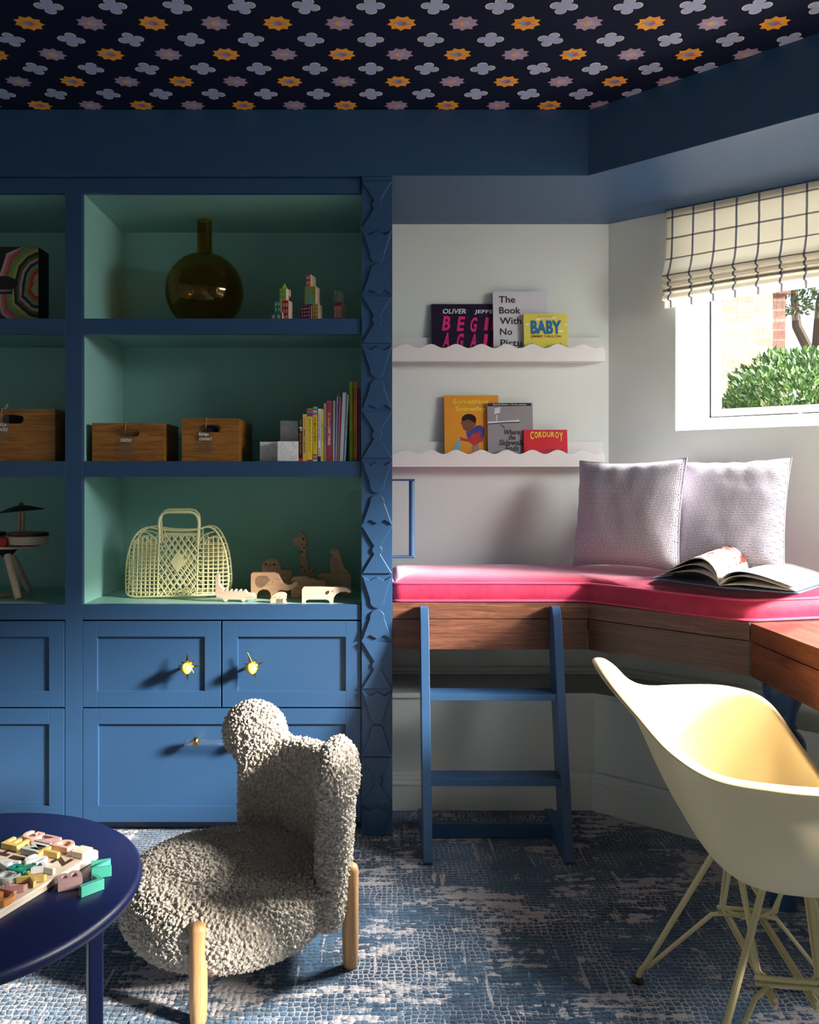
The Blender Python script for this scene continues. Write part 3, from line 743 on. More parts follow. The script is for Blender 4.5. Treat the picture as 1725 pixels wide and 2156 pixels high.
# ------------------------------------------------------------ scalloped picture ledges
def ledge(py_top_back, py_bot_f, py_crest, label):
    yb = 3.185; yf = 3.187 - .085
    zb = Z_(py_bot_f, yf); zt = Z_(py_top_back, yb); zc = Z_(py_crest, yf)
    x0 = .073; x1 = X_(1275, yf); x1b = X_(1264, yb)
    r = thing('picture_ledge', label, 'shelf', ((x0 + x1) / 2, 3.15, zb), 'white scalloped picture ledges')
    m = M(); m.box(x0, yb - .012, zb + .004, x1b, yb, zt); m.build('back_board', m_white, r, bevel=.001)
    m = M(); m.box(x0, yf + .012, zb + .004, x1b, yb - .012, zb + .018); m.build('shelf_board', m_white, r)
    L = x1 - x0; n = 8.5; pts = [(x0, zb), (x1, zb), (x1, zc - .025), (x1 - .003, zc - .018)]
    K = 140; amp = .0078
    for i in range(K + 1):
        x = x1 - .006 - (L - .008) * i / K; s_ = (x - x0) / L
        z = zc - amp + amp * math.cos(2 * PI * ((x - x0 - .052) / .0952))
        edge = min(x1 - x, x - x0)
        if edge < .035: z = min(z, zc - .018 * (1 - edge / .035) ** 1.5)
        pts.append((x, z))
    pts.append((x0, zc - .022))
    m = M(); m.ext(pts, lambda a, b, t: Vector((a, yf + t, b)), .012); m.build('scalloped_front', m_white, r, bevel=.001)
    return yf, zb + .018
lA = ledge(712, 760.5, 724, 'upper white scalloped picture ledge holding three picture books')
lB = ledge(930, 983, 947, 'lower white scalloped picture ledge just above the grey pillow')
RX = Vector((1, 0, 0)); UZ = Vector((0, 0, 1))
def flatcol(name, c, rough=.5): return paint(name, c, rough, .04, 12, 0)
# ------------------------------------------------------------ picture books on the ledges
def coverbook(name, px0, px1, pyt, yf, zb, thick, cm, label, tilt=0.10, off=.02, pages=m_paper):
    "book standing on the ledge, leaning back; returns root and a function (u, v) -> point on the cover, u right, v up, in metres"
    yF = yf + .012 + off; zb = zb + .002
    x0 = X_(px0, yF + .01); x1 = X_(px1, yF + .01); zt = Z_(pyt, yF + .02); h = (zt - zb) / math.cos(tilt)
    r = thing(name, label, 'book', ((x0 + x1) / 2, yF, zb))
    upv = Vector((0, math.sin(tilt), math.cos(tilt))); out = Vector((0, -math.cos(tilt), math.sin(tilt)))
    o = Vector((x0, yF, zb))
    def pt(u, v, d=0): return o + RX * u + upv * v + out * d
    m = M(); m.ext([(0, 0), (x1 - x0, 0), (x1 - x0, h), (0, h)], lambda a, b, t: pt(a, b, t), -.0025)
    m.ext([(0, 0), (x1 - x0, 0), (x1 - x0, h), (0, h)], lambda a, b, t: pt(a, b, -thick + t), .0025)
    m.ext([(0, 0), (.003, 0), (.003, h), (0, h)], lambda a, b, t: pt(a, b, -.0025 + t), -(thick - .005)); m.build('cover', cm, r, bevel=.0006)
    m = M(); m.ext([(.003, .003), (x1 - x0 - .003, .003), (x1 - x0 - .003, h - .003), (.003, h - .003)], lambda a, b, t: pt(a, b, -.0027 + t), -(thick - .0054)); m.build('pages', pages, r)
    return r, pt, upv, x1 - x0, h
def cpx(pt, px0, pyt, wpx, w, h, hpx):
    return lambda x, y, d=.0004: pt((x - px0) / wpx * w, h - (y - pyt) / hpx * h, d)
yA, zA = lA; yBf, zB = lB
def shp(m, pts, f, d=.0005): m.add([f(x, y, d) for x, y in pts], [list(range(len(pts)))])
def ring(cx, cy, rx, ry, n=18, a0=0): return [(cx + rx * math.cos(2 * PI * i / n + a0), cy + ry * math.sin(2 * PI * i / n + a0)) for i in range(n)]
k = 3.594
# dark night sky book
m_night = paint('night_violet_cover', (.018, .010, .035), .35, .3, 8, 0); m_hot = flatcol('hot_pink_print', (.80, .02, .20)); m_whitep = flatcol('white_print', (.80, .80, .80))
r, pt, up, w, h = coverbook('picture_book', 909, 1058, 640, yA, zA, .012, m_night, 'dark night sky picture book with pink lettering, left on the upper ledge', off=.038)
f = cpx(pt, 909, 640, 149, w, h, (Z_(640, yA) - zA) * F / yA)
m = M()
m.text('OLIVER', f((407 + 585) / 2 / k + 820, 270 / k + 580), RX, up, 178 / k / 545, 38 / k / 545, bold=.02, shear=.15); m.build('author_lettering', m_whitep, r, recalc=False, smooth=0); m = M()
m.text('JEFFERS', f(1029, 276 / k + 580), RX, up, .105, 36 / k / 545, bold=.02, shear=.15); m.build('author_lettering', m_whitep, r, recalc=False, smooth=0)
m = M()
for ch, x0, x1, y0, y1 in (('B', 403, 468, 302, 415), ('E', 515, 572, 306, 418), ('G', 612, 666, 312, 425), ('I', 722, 752, 312, 412), ('N', 775, 830, 312, 412), ('A', 405, 462, 424, 545), ('G', 508, 562, 430, 550), ('A', 610, 668, 432, 546), ('I', 712, 742, 436, 540), ('N', 775, 830, 436, 540)):
    m.text(ch, f((x0 + x1) / 2 / k + 820, (y0 + y1) / 2 / k + 580), RX, up, (x1 - x0) / k / 548 * .9, (y1 - y0) / k / 548, bold=.03, shear=.14)
m.build('title_lettering', m_hot, r, recalc=False, smooth=0)
m = M(); rnd = random.Random(4)
for i in range(60):
    x, y = rnd.uniform(925, 1050), rnd.uniform(645, 735); q = rnd.uniform(.3, .8); shp(m, ring(x, y, q, q, 6), f, .0003)
m.build('printed_stars', flatcol('lilac_star_print', (.35, .30, .6)), r, recalc=False, smooth=0)
# white book
m_wb = paint('soft_white_cover', (.66, .65, .70), .35, .02, 5, 0)
r, pt, up, w, h = coverbook('picture_book', 1039, 1154, 613, yA, zA, .010, m_wb, 'large white picture book with plain black lettering, centre of the upper ledge', off=.020)
f = cpx(pt, 1039, 613, 115, w, h, (Z_(613, yA) - zA) * F / yA)
m = M()
for s_, x0, x1, yc in (('The', 833, 957, 180), ('Book', 835, 996, 262), ('With', 838, 1000, 341), ('No', 838, 930, 422), ('Pictures', 842, 1110, 506)):
    m.text(s_, f((x0 + x1) / 2 / k + 820, yc / k + 580), RX, up, (x1 - x0) / k / 550, 52 / k / 550, bold=.012)
m.build('title_lettering', m_ink, r, recalc=False, smooth=0)
# yellow board book
m_yb = paint('yellow_board_cover', (.74, .66, .10), .35, .03, 5, 0); m_bl = flatcol('blue_print', (.01, .15, .38)); m_mar = flatcol('dark_red_print', (.30, .03, .03))
r, pt, up, w, h = coverbook('board_book', 1103, 1195, 661, yA, zA, .014, m_yb, 'small yellow board book lettered in blue, right end of the upper ledge', off=.002, pages=m_white)
f = cpx(pt, 1103, 661, 92, w, h, (Z_(661, yA) - zA) * F / yA)
m = M(); m.text('BABY', f(1187 / k + 820, 393 / k + 580), RX, up, 232 / k / 556, 106 / k / 556, bold=.04); m.build('title_lettering', m_bl, r, recalc=False, smooth=0)
m = M(); m.text('JIMMY FALLON', f(1184 / k + 820, 465 / k + 580), RX, up, 228 / k / 556, 26 / k / 556, bold=.01); m.text('#1 NEW YORK TIMES BESTSELLER', f(1184 / k + 820, 311 / k + 580), RX, up, 130 / k / 556, 7 / k / 556); m.build('author_lettering', m_mar, r, recalc=False, smooth=0)
m = M(); m.text('THIS IS', f(1184 / k + 820, 327 / k + 580), RX, up, 66 / k / 556, 13 / k / 556)
for x, y, a in ((1045, 371, 20), (1130, 335, 20), (1250, 320, 20), (1336, 373, 12), (1300, 422, 20)):
    shp(m, ring(x / k + 820, y / k + 580, a / k, 8 / k, 14), f, .0003)
m.build('printed_clouds', m_whitep, r, recalc=False, smooth=0)
m = M()
for x in (1078, 1296):
    for q in (0, 1): shp(m, [((x - 20 + 4 * q) / k + 820, (545 - q * 18) / k + 580), ((x + 20 - 4 * q) / k + 820, (545 - q * 18) / k + 580), (x / k + 820, (522 - q * 14) / k + 580)], f, .0003 + q * .0001)
m.build('printed_trees', flatcol('grey_green_print', (.35, .40, .28)), r, recalc=False, smooth=0)
# orange book
m_ob = paint('orange_cover', (.74, .30, .02), .45, .05, 12, 0); m_yl = flatcol('yellow_print', (.80, .62, .04))
r, pt, up, w, h = coverbook('picture_book', 936, 1051, 832, yBf, zB, .010, m_ob, 'tall orange picture book with a watering child on it, left on the lower ledge', off=.026)
f = cpx(pt, 936, 832, 115, w, h, (Z_(832, yBf) - zB) * F / yBf)
o8 = lambda x, y: (x / k + 820, y / k + 800)
m = M(); m.text('Something', f(*o8(619, 168)), RX, up, 268 / k / 545, 44 / k / 545, bold=.03); m.text('Someday', f(*o8(616, 222)), RX, up, 228 / k / 545, 44 / k / 545, bold=.03); m.build('title_lettering', m_yl, r, recalc=False, smooth=0)
def shapes(name, mat, lst, d=.0005):
    m = M()
    for pts in lst: shp(m, [o8(*q) for q in pts], f, d)
    m.build(name, mat, r, recalc=False, smooth=0)
shapes('printed_child', flatcol('brown_print', (.20, .07, .035)), [[(540, 320), (552, 345), (560, 372), (572, 382), (584, 392), (610, 388), (640, 362), (655, 330), (600, 300)]], .0004)
shapes('printed_hair', flatcol('dark_hair_print', (.035, .018, .015)), [ring(606, 305, 56, 48, 20)[8:] + [(655, 345), (590, 340)], ring(604, 300, 56, 42, 22)], .0003)
shapes('printed_coat', flatcol('violet_blue_print', (.05, .05, .26)), [[(580, 398), (620, 380), (655, 350), (690, 342), (718, 365), (720, 400), (704, 470), (640, 485), (600, 470)]], .0005)
shapes('printed_can', flatcol('red_print', (.50, .03, .03)), [[(536, 432), (556, 440), (600, 452), (628, 408), (680, 400), (706, 462), (640, 502), (600, 470), (540, 460)], [(672, 392), (690, 390), (688, 424), (668, 408)]], .0006)
shapes('printed_water', flatcol('light_blue_print', (.10, .42, .62)), [[(528, 446), (540, 470), (530, 530), (515, 545), (488, 530), (505, 480)]], .0004)
shapes('printed_legs', flatcol('grey_brown_print', (.30, .22, .16)), [[(625, 495), (672, 470), (680, 545), (660, 545), (655, 500), (648, 545), (622, 545)]], .0004)
shapes('printed_plant', flatcol('dark_green_print', (.03, .12, .04)), [[(520, 548), (535, 535), (550, 535), (540, 550)]], .0004)
# grey book
m_gb = paint('silver_grey_jacket', (.30, .28, .30), .18, .03, 5, 0)
r, pt, up, w, h = coverbook('picture_book', 1027, 1123, 848, yBf, zB, .012, m_gb, 'glossy grey jacketed picture book with line drawing, middle of the lower ledge', off=.012)
f = cpx(pt, 1027, 848, 96, w, h, (Z_(848, yBf) - zB) * F / yBf)
shapes('black_band', m_ink, [[(748, 176), (1078, 174), (1078, 196), (748, 200)]], .0003)
m = M(); m.text('Special Edition • 12 new poems', f(*o8(914, 187), .0006), RX, up, 252 / k / 550, 13 / k / 550, bold=.01)
m.build('band_lettering', m_whitep, r, recalc=False, smooth=0)
m = M()
for s_, x0, x1, yc, hh in (('Where', 866, 990, 397, 40), ('the', 902, 956, 437, 38), ('Sidewalk', 832, 1024, 476, 44), ('Ends', 880, 978, 520, 42)):
    m.text(s_, f(*o8((x0 + x1) / 2, yc)), RX, up, (x1 - x0) / k / 552, hh / k / 552, bold=.02, shear=.18)
m.build('title_lettering', m_ink, r, recalc=False, smooth=0)
shapes('line_drawing', flatcol('pale_line_print', (.62, .62, .64)), [[(745, 316), (830, 314), (950, 306), (985, 300), (985, 322), (900, 322), (745, 334)], [(800, 215), (844, 204), (840, 252), (798, 268)], [(815, 262), (822, 262), (815, 315), (808, 315)]], .0003)
shapes('line_drawing', m_ink, [[(745, 331), (900, 320), (985, 318), (985, 326), (900, 328), (745, 338)], [(800, 262), (842, 250), (842, 254), (800, 267)], [(835, 335), (850, 340), (878, 362), (868, 364)]], .0004)
# red board book (its character is left off)
m_rb = paint('red_board_cover', (.60, .02, .035), .35, .05, 10, 0)
r, pt, up, w, h = coverbook('board_book', 1103, 1195, 905, yBf, zB, .012, m_rb, 'small red board book with yellow lettering, right end of the lower ledge', off=.0, pages=m_white)
f = cpx(pt, 1103, 905, 92, w, h, (Z_(905, yBf) - zB) * F / yBf)
m = M()
for i, (ch, hh, dy) in enumerate(zip('CORDUROY', (60, 48, 44, 42, 40, 42, 48, 70), (3, 0, -2, -4, -4, -4, 0, 14))):
    m.text(ch, f(*o8(1080 + i * 31.5, 418 + dy)), RX, up, 26 / k / 556, hh / k / 556, bold=.02)
m.build('title_lettering', m_yl, r, recalc=False, smooth=0)
shapes('printed_hill', flatcol('dark_plum_print', (.16, .02, .05)), [[(1090, 546), (1150, 536), (1230, 526), (1316, 530), (1316, 536), (1230, 534), (1150, 544), (1090, 552)]], .0003)
# ------------------------------------------------------------ vase
vY = 2.92; vx = X_(431, vY); sz = SH[0][1]
R_ = .1365; zc_ = 1.822
pr = [(0, sz + .001), (.050, sz + .001), (.062, sz + .006)]
a0 = math.asin((sz + .012 - zc_) / R_) if abs(sz + .012 - zc_) < R_ else -PI / 2
for i in range(25):
    a = max(-1.2, a0) + (1.385 - max(-1.2, a0)) * i / 24; pr.append((R_ * math.cos(a), zc_ + R_ * math.sin(a)))
pr += [(.0262, zc_ + R_ * math.sin(1.385) + .006), (.0255, 1.99), (.026, 2.05), (.0275, 2.073), (.0255, 2.073), (.0238, 2.05), (.0235, 1.97), (.023, 1.955)]
for i in range(24):
    a = 1.37 - (1.37 + 1.15) * i / 23; pr.append(((R_ - .003) * math.cos(a), zc_ + (R_ - .003) * math.sin(a)))
pr += [(0, sz + .010)]
m = M(); m.lathe(pr, (vx, vY, 0), 72); tag(m.build('glass_vase', m_amber, smooth=60), 'round amber glass bottle vase with a narrow neck on the top shelf', 'vase')
# ------------------------------------------------------------ city blocks
def colr(n, c): return paint(n, c, .4, .06, 30, 0)
cbm = {'teal': colr('teal_block_paint', (.01, .25, .20)), 'red': colr('red_block_paint', (.55, .03, .02)), 'lime': colr('lime_block_paint', (.42, .52, .02)), 'olive': colr('olive_block_paint', (.32, .30, .01)),
       'maroon': colr('maroon_block_paint', (.33, .01, .06)), 'plum': colr('plum_block_paint', (.14, .01, .09)), 'mustard': colr('mustard_block_paint', (.42, .28, .01)), 'cyan': colr('cyan_block_print', (.02, .42, .52)), 'petrol': colr('petrol_block_paint', (.03, .20, .22))}
kz = 5.75
def cityblock(xl, xf, xr, yt, yb, colname, wcol, wins, label, Y, zb=None, extra=None, door=None, ang=None):
    "painted face from xl to xf, natural side from xf to xr (zoomed pixels); stands with its near vertical edge at xf"
    X = lambda v: X_(v / kz + 540, Y)
    wf = X(xf) - X(xl); ws = X(xr) - X(xf)
    th = math.radians(28)                      # the block is turned so both faces show
    L1_ = wf / math.cos(th); L2_ = max(.012, ws / math.sin(th))
    L2_ = min(L2_, .05)
    e1 = Vector((-math.cos(th), math.sin(th) * .6, 0)).normalized(); e2 = Vector((e1.y, -e1.x, 0)); e2 = e2 if e2.y > 0 else -e2
    z1 = Z_(yt / kz + 370, Y); z0_ = zb if zb is not None else Z_(yb / kz + 370, Y)
    o = Vector((X(xf), Y, z0_)); h = z1 - z0_
    r = thing('city_block', label, 'toy block', o + e1 * L1_ / 2 + e2 * L2_ / 2, 'painted city building blocks')
    pts = [o, o + e1 * L1_, o + e1 * L1_ + e2 * L2_, o + e2 * L2_]
    m = M(); m.ext([(p.x, p.y) for p in pts], lambda a, b, t: Vector((a, b, z0_ + t)), h); m.build('block_body', m_toy, r, bevel=.0008)
    def onf(a, b, d): return o + e1 * (L1_ * (1 - a)) + UZ * (h * b) + (-e2) * d
    m = M(); m.ext([(.01, .01), (.99, .01), (.99, .99), (.01, .99)], lambda a, b, t: onf(a, b, t), .0006); m.build('painted_face', cbm[colname], r)
    if wins:
        m = M(); nx, ny, fw, fh = wins
        for i in range(nx):
            for j in range(ny):
                a = (i + .5) / nx * .86 + .07; b = (j + .5) / ny * .88 + .06
                if door and abs(a - .5) < .2 and b < .42: continue
                m.ext([(a - fw / 2, b - fh / 2), (a + fw / 2, b - fh / 2), (a + fw / 2, b + fh / 2), (a - fw / 2, b + fh / 2)], lambda p, q, t: onf(p, q, .0006 + t), .0004)
        if door: m.ext([(.36, .02), (.66, .02), (.66, .38), (.36, .38)], lambda p, q, t: onf(p, q, .0006 + t), .0004)
        m.build('painted_windows', wcol, r)
    return r, z0_, z1
s1 = SH[0][1]; cy = cbm['cyan']; nat = m_toy
cityblock(172, 312, 330, 1655, 0, 'teal', nat, (2, 1, .24, .5), 'low wide teal block with two windows at the foot of the left tower', 2.745, s1)
cityblock(315, 390, 447, 1508, 0, 'red', nat, (2, 3, .24, .16), 'tall red block with six windows in the left tower', 2.748, s1)
cityblock(218, 298, 305, 1510, 1655, 'teal', nat, (2, 2, .22, .22), 'teal block with four windows standing on the low teal block', 2.752, Z_(1655 / kz + 370, 2.745))
_, za_, zb_ = cityblock(285, 362, 400, 1362, 1508, 'lime', cy, (2, 2, .24, .24), 'lime green block with four turquoise windows on top of the red and teal blocks', 2.746, Z_(1508 / kz + 370, 2.748))
o = P(388 / kz + 540, 0, 2.762); m = M(); m.box(o.x - .008, 2.762, zb_ - .023, o.x + .006, 2.785, zb_ - .0005); m.box(o.x - .008, 2.77, za_ + .0, o.x - .002, 2.785, zb_ - .023); tag(m.build('city_block', m_toy, bevel=.0008), 'small plain wooden bracket block beside the lime green block', 'toy block', 'painted city building blocks')
m = M(); cx_ = X_(343 / kz + 540, 2.757)
for i, (w_, h_) in enumerate(((.0150, .004), (.0115, .0045), (.0078, .004), (.0048, .004))):
    z_ = zb_ + .0004 + sum((.004, .0045, .004, .004)[:i]); m.box(cx_ - w_ / 2, 2.750, z_, cx_ + w_ / 2, 2.766, z_ + h_)
tag(m.build('tree_block', colr('leaf_green_block_paint', (.22, .55, .03)), bevel=.0006), 'bright green stepped tree block crowning the left tower', 'toy block')
cityblock(540, 665, 680, 1572, 0, 'plum', nat, (4, 4, .10, .09), 'dark plum block with rows of tiny windows under the middle tower', 2.748, s1)
cityblock(680, 748, 812, 1548, 0, 'mustard', nat, (2, 4, .18, .12), 'mustard block with eight windows under the middle tower', 2.745, s1)
_, za2, zb2 = cityblock(590, 718, 785, 1335, 1548, 'olive', cy, (4, 5, .12, .08), 'olive block with turquoise dots and door in the middle tower', 2.747, Z_(1548 / kz + 370, 2.745), door=True)
cityblock(602, 655, 742, 1190, 1335, 'maroon', nat, (2, 2, .24, .3), 'maroon block on the very top of the middle tower', 2.747, zb2)
_, za3, zb3 = cityblock(943, 1040, 1120, 1527, 0, 'maroon', nat, (4, 1, .13, .6), 'maroon block with four tall windows under the right tower', 2.746, s1)
cityblock(943, 995, 1113, 1383, 1527, 'petrol', cbm['olive'], (2, 4, .24, .12), 'petrol blue block standing on the right tower', 2.748, zb3)
# ------------------------------------------------------------ storage boxes with hand holes and clear tags
s2 = SH[1][1]
def slotpts(cx, cz, w, h, n=10):
    r = h / 2; out = []
    for i in range(n + 1): a = -PI / 2 + PI * i / n; out.append((cx + w / 2 - r + r * math.cos(a), cz + r * math.sin(a)))
    for i in range(n + 1): a = PI / 2 + PI * i / n; out.append((cx - w / 2 + r + r * math.cos(a), cz + r * math.sin(a)))
    return out
def crate(x0, x1, zt, Y0, depth, slot, label, tagbox, words, stringx, turn=0.0, loop=False):
    z0_ = s2 + .0005; t = .011
    r = thing('wooden_box', label, 'box', ((x0 + x1) / 2, Y0 + depth / 2, z0_), 'brown wooden storage boxes')
    piv = Vector(((x0 + x1) / 2, Y0, 0)); T = Matrix.Translation(piv) @ Matrix.Rotation(turn, 4, 'Z') @ Matrix.Translation(-piv)
    # front board with slot: bridge outer rectangle and slot ring
    sc_ = slotpts(*slot); n = len(sc_); cx_, cz_ = slot[0], slot[1]
    outer = []
    for p in sc_:
        d = Vector((p[0] - cx_, p[1] - cz_)); kx = ((x1 if d.x > 0 else x0) - cx_) / d.x if abs(d.x) > 1e-7 else 1e9; kz_ = ((zt if d.y > 0 else z0_) - cz_) / d.y if abs(d.y) > 1e-7 else 1e9
        q = min(kx, kz_); outer.append((cx_ + d.x * q, cz_ + d.y * q))
    # put exact corners in
    for cxr in ((x0, z0_), (x1, z0_), (x0, zt), (x1, zt)):
        i = min(range(n), key=lambda i: (outer[i][0] - cxr[0]) ** 2 + (outer[i][1] - cxr[1]) ** 2); outer[i] = cxr
    m = M(); vs = []
    for yy in (Y0, Y0 + t):
        vs += [Vector((a, yy, b)) for a, b in outer] + [Vector((a, yy, b)) for a, b in sc_]
    fs = []
    for i in range(n):
        j = (i + 1) % n
        fs += [(i, j, n + j, n + i), (2 * n + i, 3 * n + i, 3 * n + j, 2 * n + j), (n + i, n + j, 3 * n + j, 3 * n + i), (i, 2 * n + i, 2 * n + j, j)]
    m.add(vs, fs); m.xf(T); m.build('front_board', m_box, r)
    m = M(); m.box(x0, Y0 + t, z0_, x0 + t, Y0 + depth, zt); m.box(x1 - t, Y0 + t, z0_, x1, Y0 + depth, zt); m.box(x0 + t, Y0 + depth - t, z0_, x1 - t, Y0 + depth, zt); m.xf(T); m.build('side_boards', m_box, r, bevel=.001)
    m = M(); m.box(x0 + .002, Y0 + .002, z0_, x1 - .002, Y0 + depth - .002, z0_ + .008); m.box(x0 + .001, Y0 - .0008, z0_ + .008, x1 - .001, Y0 + .001, z0_ + .0105); m.xf(T); m.build('base_board', m_box, r)
    a0_, a1_, b0_, b1_ = tagbox
    m = M(); m.box(a0_, Y0 - .006, b0_, a1_, Y0 - .0035, b1_); m.xf(T); ta = m.build('clear_tag', m_acryl, r, bevel=.0004)
    m = M()
    for (s_, cx2, cz2, w2, h2) in words: m.text(s_, Vector((cx2, Y0 - .0062, cz2)), RX, UZ, w2, h2, bold=.03, shear=.1)
    m.xf(T); m.build('handwriting', m_whitep, ta, recalc=False, smooth=0)
    m = M(); m.tube([(stringx, Y0 - .005, b1_ - .004), (stringx - .0008, Y0 - .003, (b1_ + zt) / 2), (stringx, Y0 - .001, zt + .001), (stringx, Y0 + t / 2, zt + .002)], .0011, 6)
    if loop: m.tube([(stringx + .008, Y0 + .004, zt + .001), (stringx + .012, Y0 + .004, zt + .012), (stringx + .015, Y0 + .004, zt + .019), (stringx + .018, Y0 + .004, zt + .012), (stringx + .012, Y0 + .004, zt + .001)], .0011, 6)
    m.xf(T); m.build('string', m_string, r)
    return r
Yb = 2.725; Xb = lambda p: X_(p, Yb); Zb = lambda p: Z_(p, Yb)
crate(Xb(194), Xb(346), Zb(890.5), Yb, .20, (Xb(271), Zb(911), Xb(294) - Xb(248), .0255), 'low wide brown wooden box with a hand hole, left on the middle shelf', (Xb(249), Xb(282), Zb(960), Zb(904)), [('OKIDO', Xb(266.5), Zb(927), .036, .010)], Xb(265.5))
crate(Xb(383), Xb(503), Zb(881), Yb, .30, (Xb(442.5), Zb(902), Xb(465) - Xb(420), .0255), 'narrower taller brown wooden box next to the white marble cubes', (Xb(418), Xb(450), Zb(952), Zb(901)), [('RiHan', Xb(430), Zb(914.5), .032, .0105), ('CONTRACT', Xb(434), Zb(924.5), .043, .0095)], Xb(434.5))
crate(Xb(-40), Xb(116), Zb(861.5), Yb, .30, (Xb(26), Zb(882.5), Xb(50) - Xb(2), .029), 'tall brown wooden box on the left unit, cut by the frame edge', (Xb(-14), Xb(20.5), Zb(933), Zb(876)), [('LITTLE', Xb(2), Zb(895), .042, .009), ('BLOCKS', Xb(3.5), Zb(904.5), .045, .011)], Xb(4), loop=True)
m = M(); m.ball((Xb(436), 2.79, Zb(904)), .022, 20, (1.2, 1, .8)); tag(m.build('toy_helmet', flatcol('navy_toy_paint', (.01, .02, .09))), 'dark blue round toy seen through the hand hole of the narrower box', 'toy')
# ------------------------------------------------------------ marble cubes
def marble():
    m = Mat('white_grey_marble', .3); v = m.coord(); n = m.noise(v, 22, 6, .65, 1.5)
    m.setc(m.mix(((n - .5).ab()).step(0, .06), (.70, .69, .69), (.86, .85, .86))); return m.m
m_marb = marble()
for (a, b, t_, Y, z_, d, lab) in ((547, 585, 930, 2.76, s2, .06, 'shaded marble cube standing left of the front marble cube'), (584, 628, 929, 2.715, s2, .065, 'bright white marble cube at the front of the shelf beside the books'), (590, 629, 886, 2.79, None, .06, 'upper marble cube stacked behind the front one')):
    m = M(); zt = Z_(t_, Y)
    if z_ is None: z_ = s2; m.box(X_(a, Y), Y, z_ + .0004, X_(b - .5, Y), Y + d, zt)
    else: m.box(X_(a, Y), Y, z_ + .0004, X_(b, Y), Y + d, zt)
    tag(m.build('marble_cube', m_marb, bevel=.0015), lab, 'marble cube', 'white marble cubes')
# ------------------------------------------------------------ row of books, spines out
def spine(px0, px1, pyt, c, label, words=(), Y=2.722, lean=0.0, bands=(), depth=.17, tc=None, name='book'):
    zt = Z_(pyt, Y); z0_ = s2 + .0003; x0 = X_(px0, Y); x1 = X_(px1, Y)
    r = thing(name, label, 'book', ((x0 + x1) / 2, Y + depth / 2, z0_), 'books in a row on the middle shelf')
    sh = lambda p: Vector((p.x + (p.z - z0_) * lean, p.y, p.z))
    cm = paint('cover_' + name, c, .4, .05, 14, 0)
    w = x1 - x0; t = min(.0012, w * .2)
    m = M(); m.box(x0, Y, z0_, x1, Y + .0015, zt); m.box(x0, Y + .0015, z0_, x0 + t, Y + depth, zt); m.box(x1 - t, Y + .0015, z0_, x1, Y + depth, zt); m.v = [sh(p) for p in m.v]; m.build('cover', cm, r, bevel=min(.0008, w * .12))
    m = M(); m.box(x0 + t, Y + .002, z0_ + .002, x1 - t, Y + depth - .003, zt - .003); m.v = [sh(p) for p in m.v]; m.build('pages', m_paper, r)
    H = zt - z0_
    for (a, b, cc) in bands:
        m = M(); m.box(x0 + .0003, Y - .0003, z0_ + H * a, x1 - .0003, Y + .0002, z0_ + H * b); m.v = [sh(p) for p in m.v]; m.build('spine_band', paint('spine_print', cc, .4, .03, 9, 0), r)
    for (s_, a, b, cc, fw) in words:
        m = M(); m.text(s_, Vector(((x0 + x1) / 2, Y - .0005, z0_ + H * (a + b) / 2)), (0, 0, -1), (1, 0, 0), H * (b - a), w * fw, bold=.01, out=0); m.v = [sh(p) for p in m.v]
        m.build('spine_lettering', paint('spine_ink', cc, .5, .02, 9, 0), r, recalc=False, smooth=0)
    return r
K_ = (.01, .01, .01); W_ = (.8, .8, .8)
spine(628.8, 637, 881, (.012, .010, .012), 'short black spined book with orange title, first in the row', [('Spooky Pookie', .17, .66, (.75, .16, .03), .6), ('Boynton', .84, .97, (.25, .5, .05), .5), ('P', .70, .80, W_, .7)], bands=[(0.0, .07, (.6, .02, .05))])
spine(637.6, 646.3, 872, (.76, .47, .10), 'mustard yellow book between the black one and the sun patterned one', [('Peter Cottontail', .18, .68, K_, .55), ('Tim Green', .72, .92, (.5, .2, .05), .4)])
spine(646.8, 658, 860.5, (.80, .58, .05), 'bright yellow book with blue and red head of the spine', [('GIRAFFES CAN\'T DANCE', .38, .82, (.15, .2, .03), .42), ('Giles Andreae', .18, .36, (.5, .1, .05), .3)], bands=[(.85, .93, (.06, .09, .35)), (.935, .99, (.55, .03, .04)), (0.0, .03, (.55, .02, .04))])
spine(659, 668, 856, (.80, .52, .02), 'yellow book with turquoise and red striped spine ends', [('HUG ME LITTLE BEAR', .36, .82, K_, .5), ('Happy', .2, .34, (.3, .1, .02), .35)], bands=[(.96, 1, (.03, .42, .55)), (.93, .96, (.6, .03, .03)), (.90, .93, (.35, .65, .6)), (.87, .90, (.03, .42, .55)), (.845, .87, (.6, .03, .03)), (.10, .13, (.5, .02, .03)), (.055, .09, (.03, .42, .55)), (.03, .055, (.6, .03, .03)), (0, .03, (.35, .65, .6))])
spine(669.5, 675.5, 860.5, (.70, .70, .74), 'thin white book with black foot of the spine', [('A LOVE LETTER TO THE HUNGRY CATERPILLAR', .40, .93, K_, .45), ('ERIC CARLE', .11, .25, K_, .5)], bands=[(0, .095, (.015, .015, .015))])
spine(676.2, 681, 861, (.70, .55, .08), 'thin lemon yellow book right of the thin white one', [('TEN TINY TOES', .38, .72, (.05, .2, .05), .5)])
spine(681.8, 687, 849, (.28, .22, .19), 'thin grey brown book beside the wide maroon one', [('VICTORIA', .30, .60, (.08, .05, .05), .5)])
spine(688, 698.6, 844, (.36, .035, .07), 'wide maroon book with yellow and white lettered spine', [('LOVEY THINGS', .27, .58, W_, .5), ("Dr. Seuss's", .59, .80, (.8, .6, .1), .45)], bands=[(.965, 1, (.45, .06, .10))])
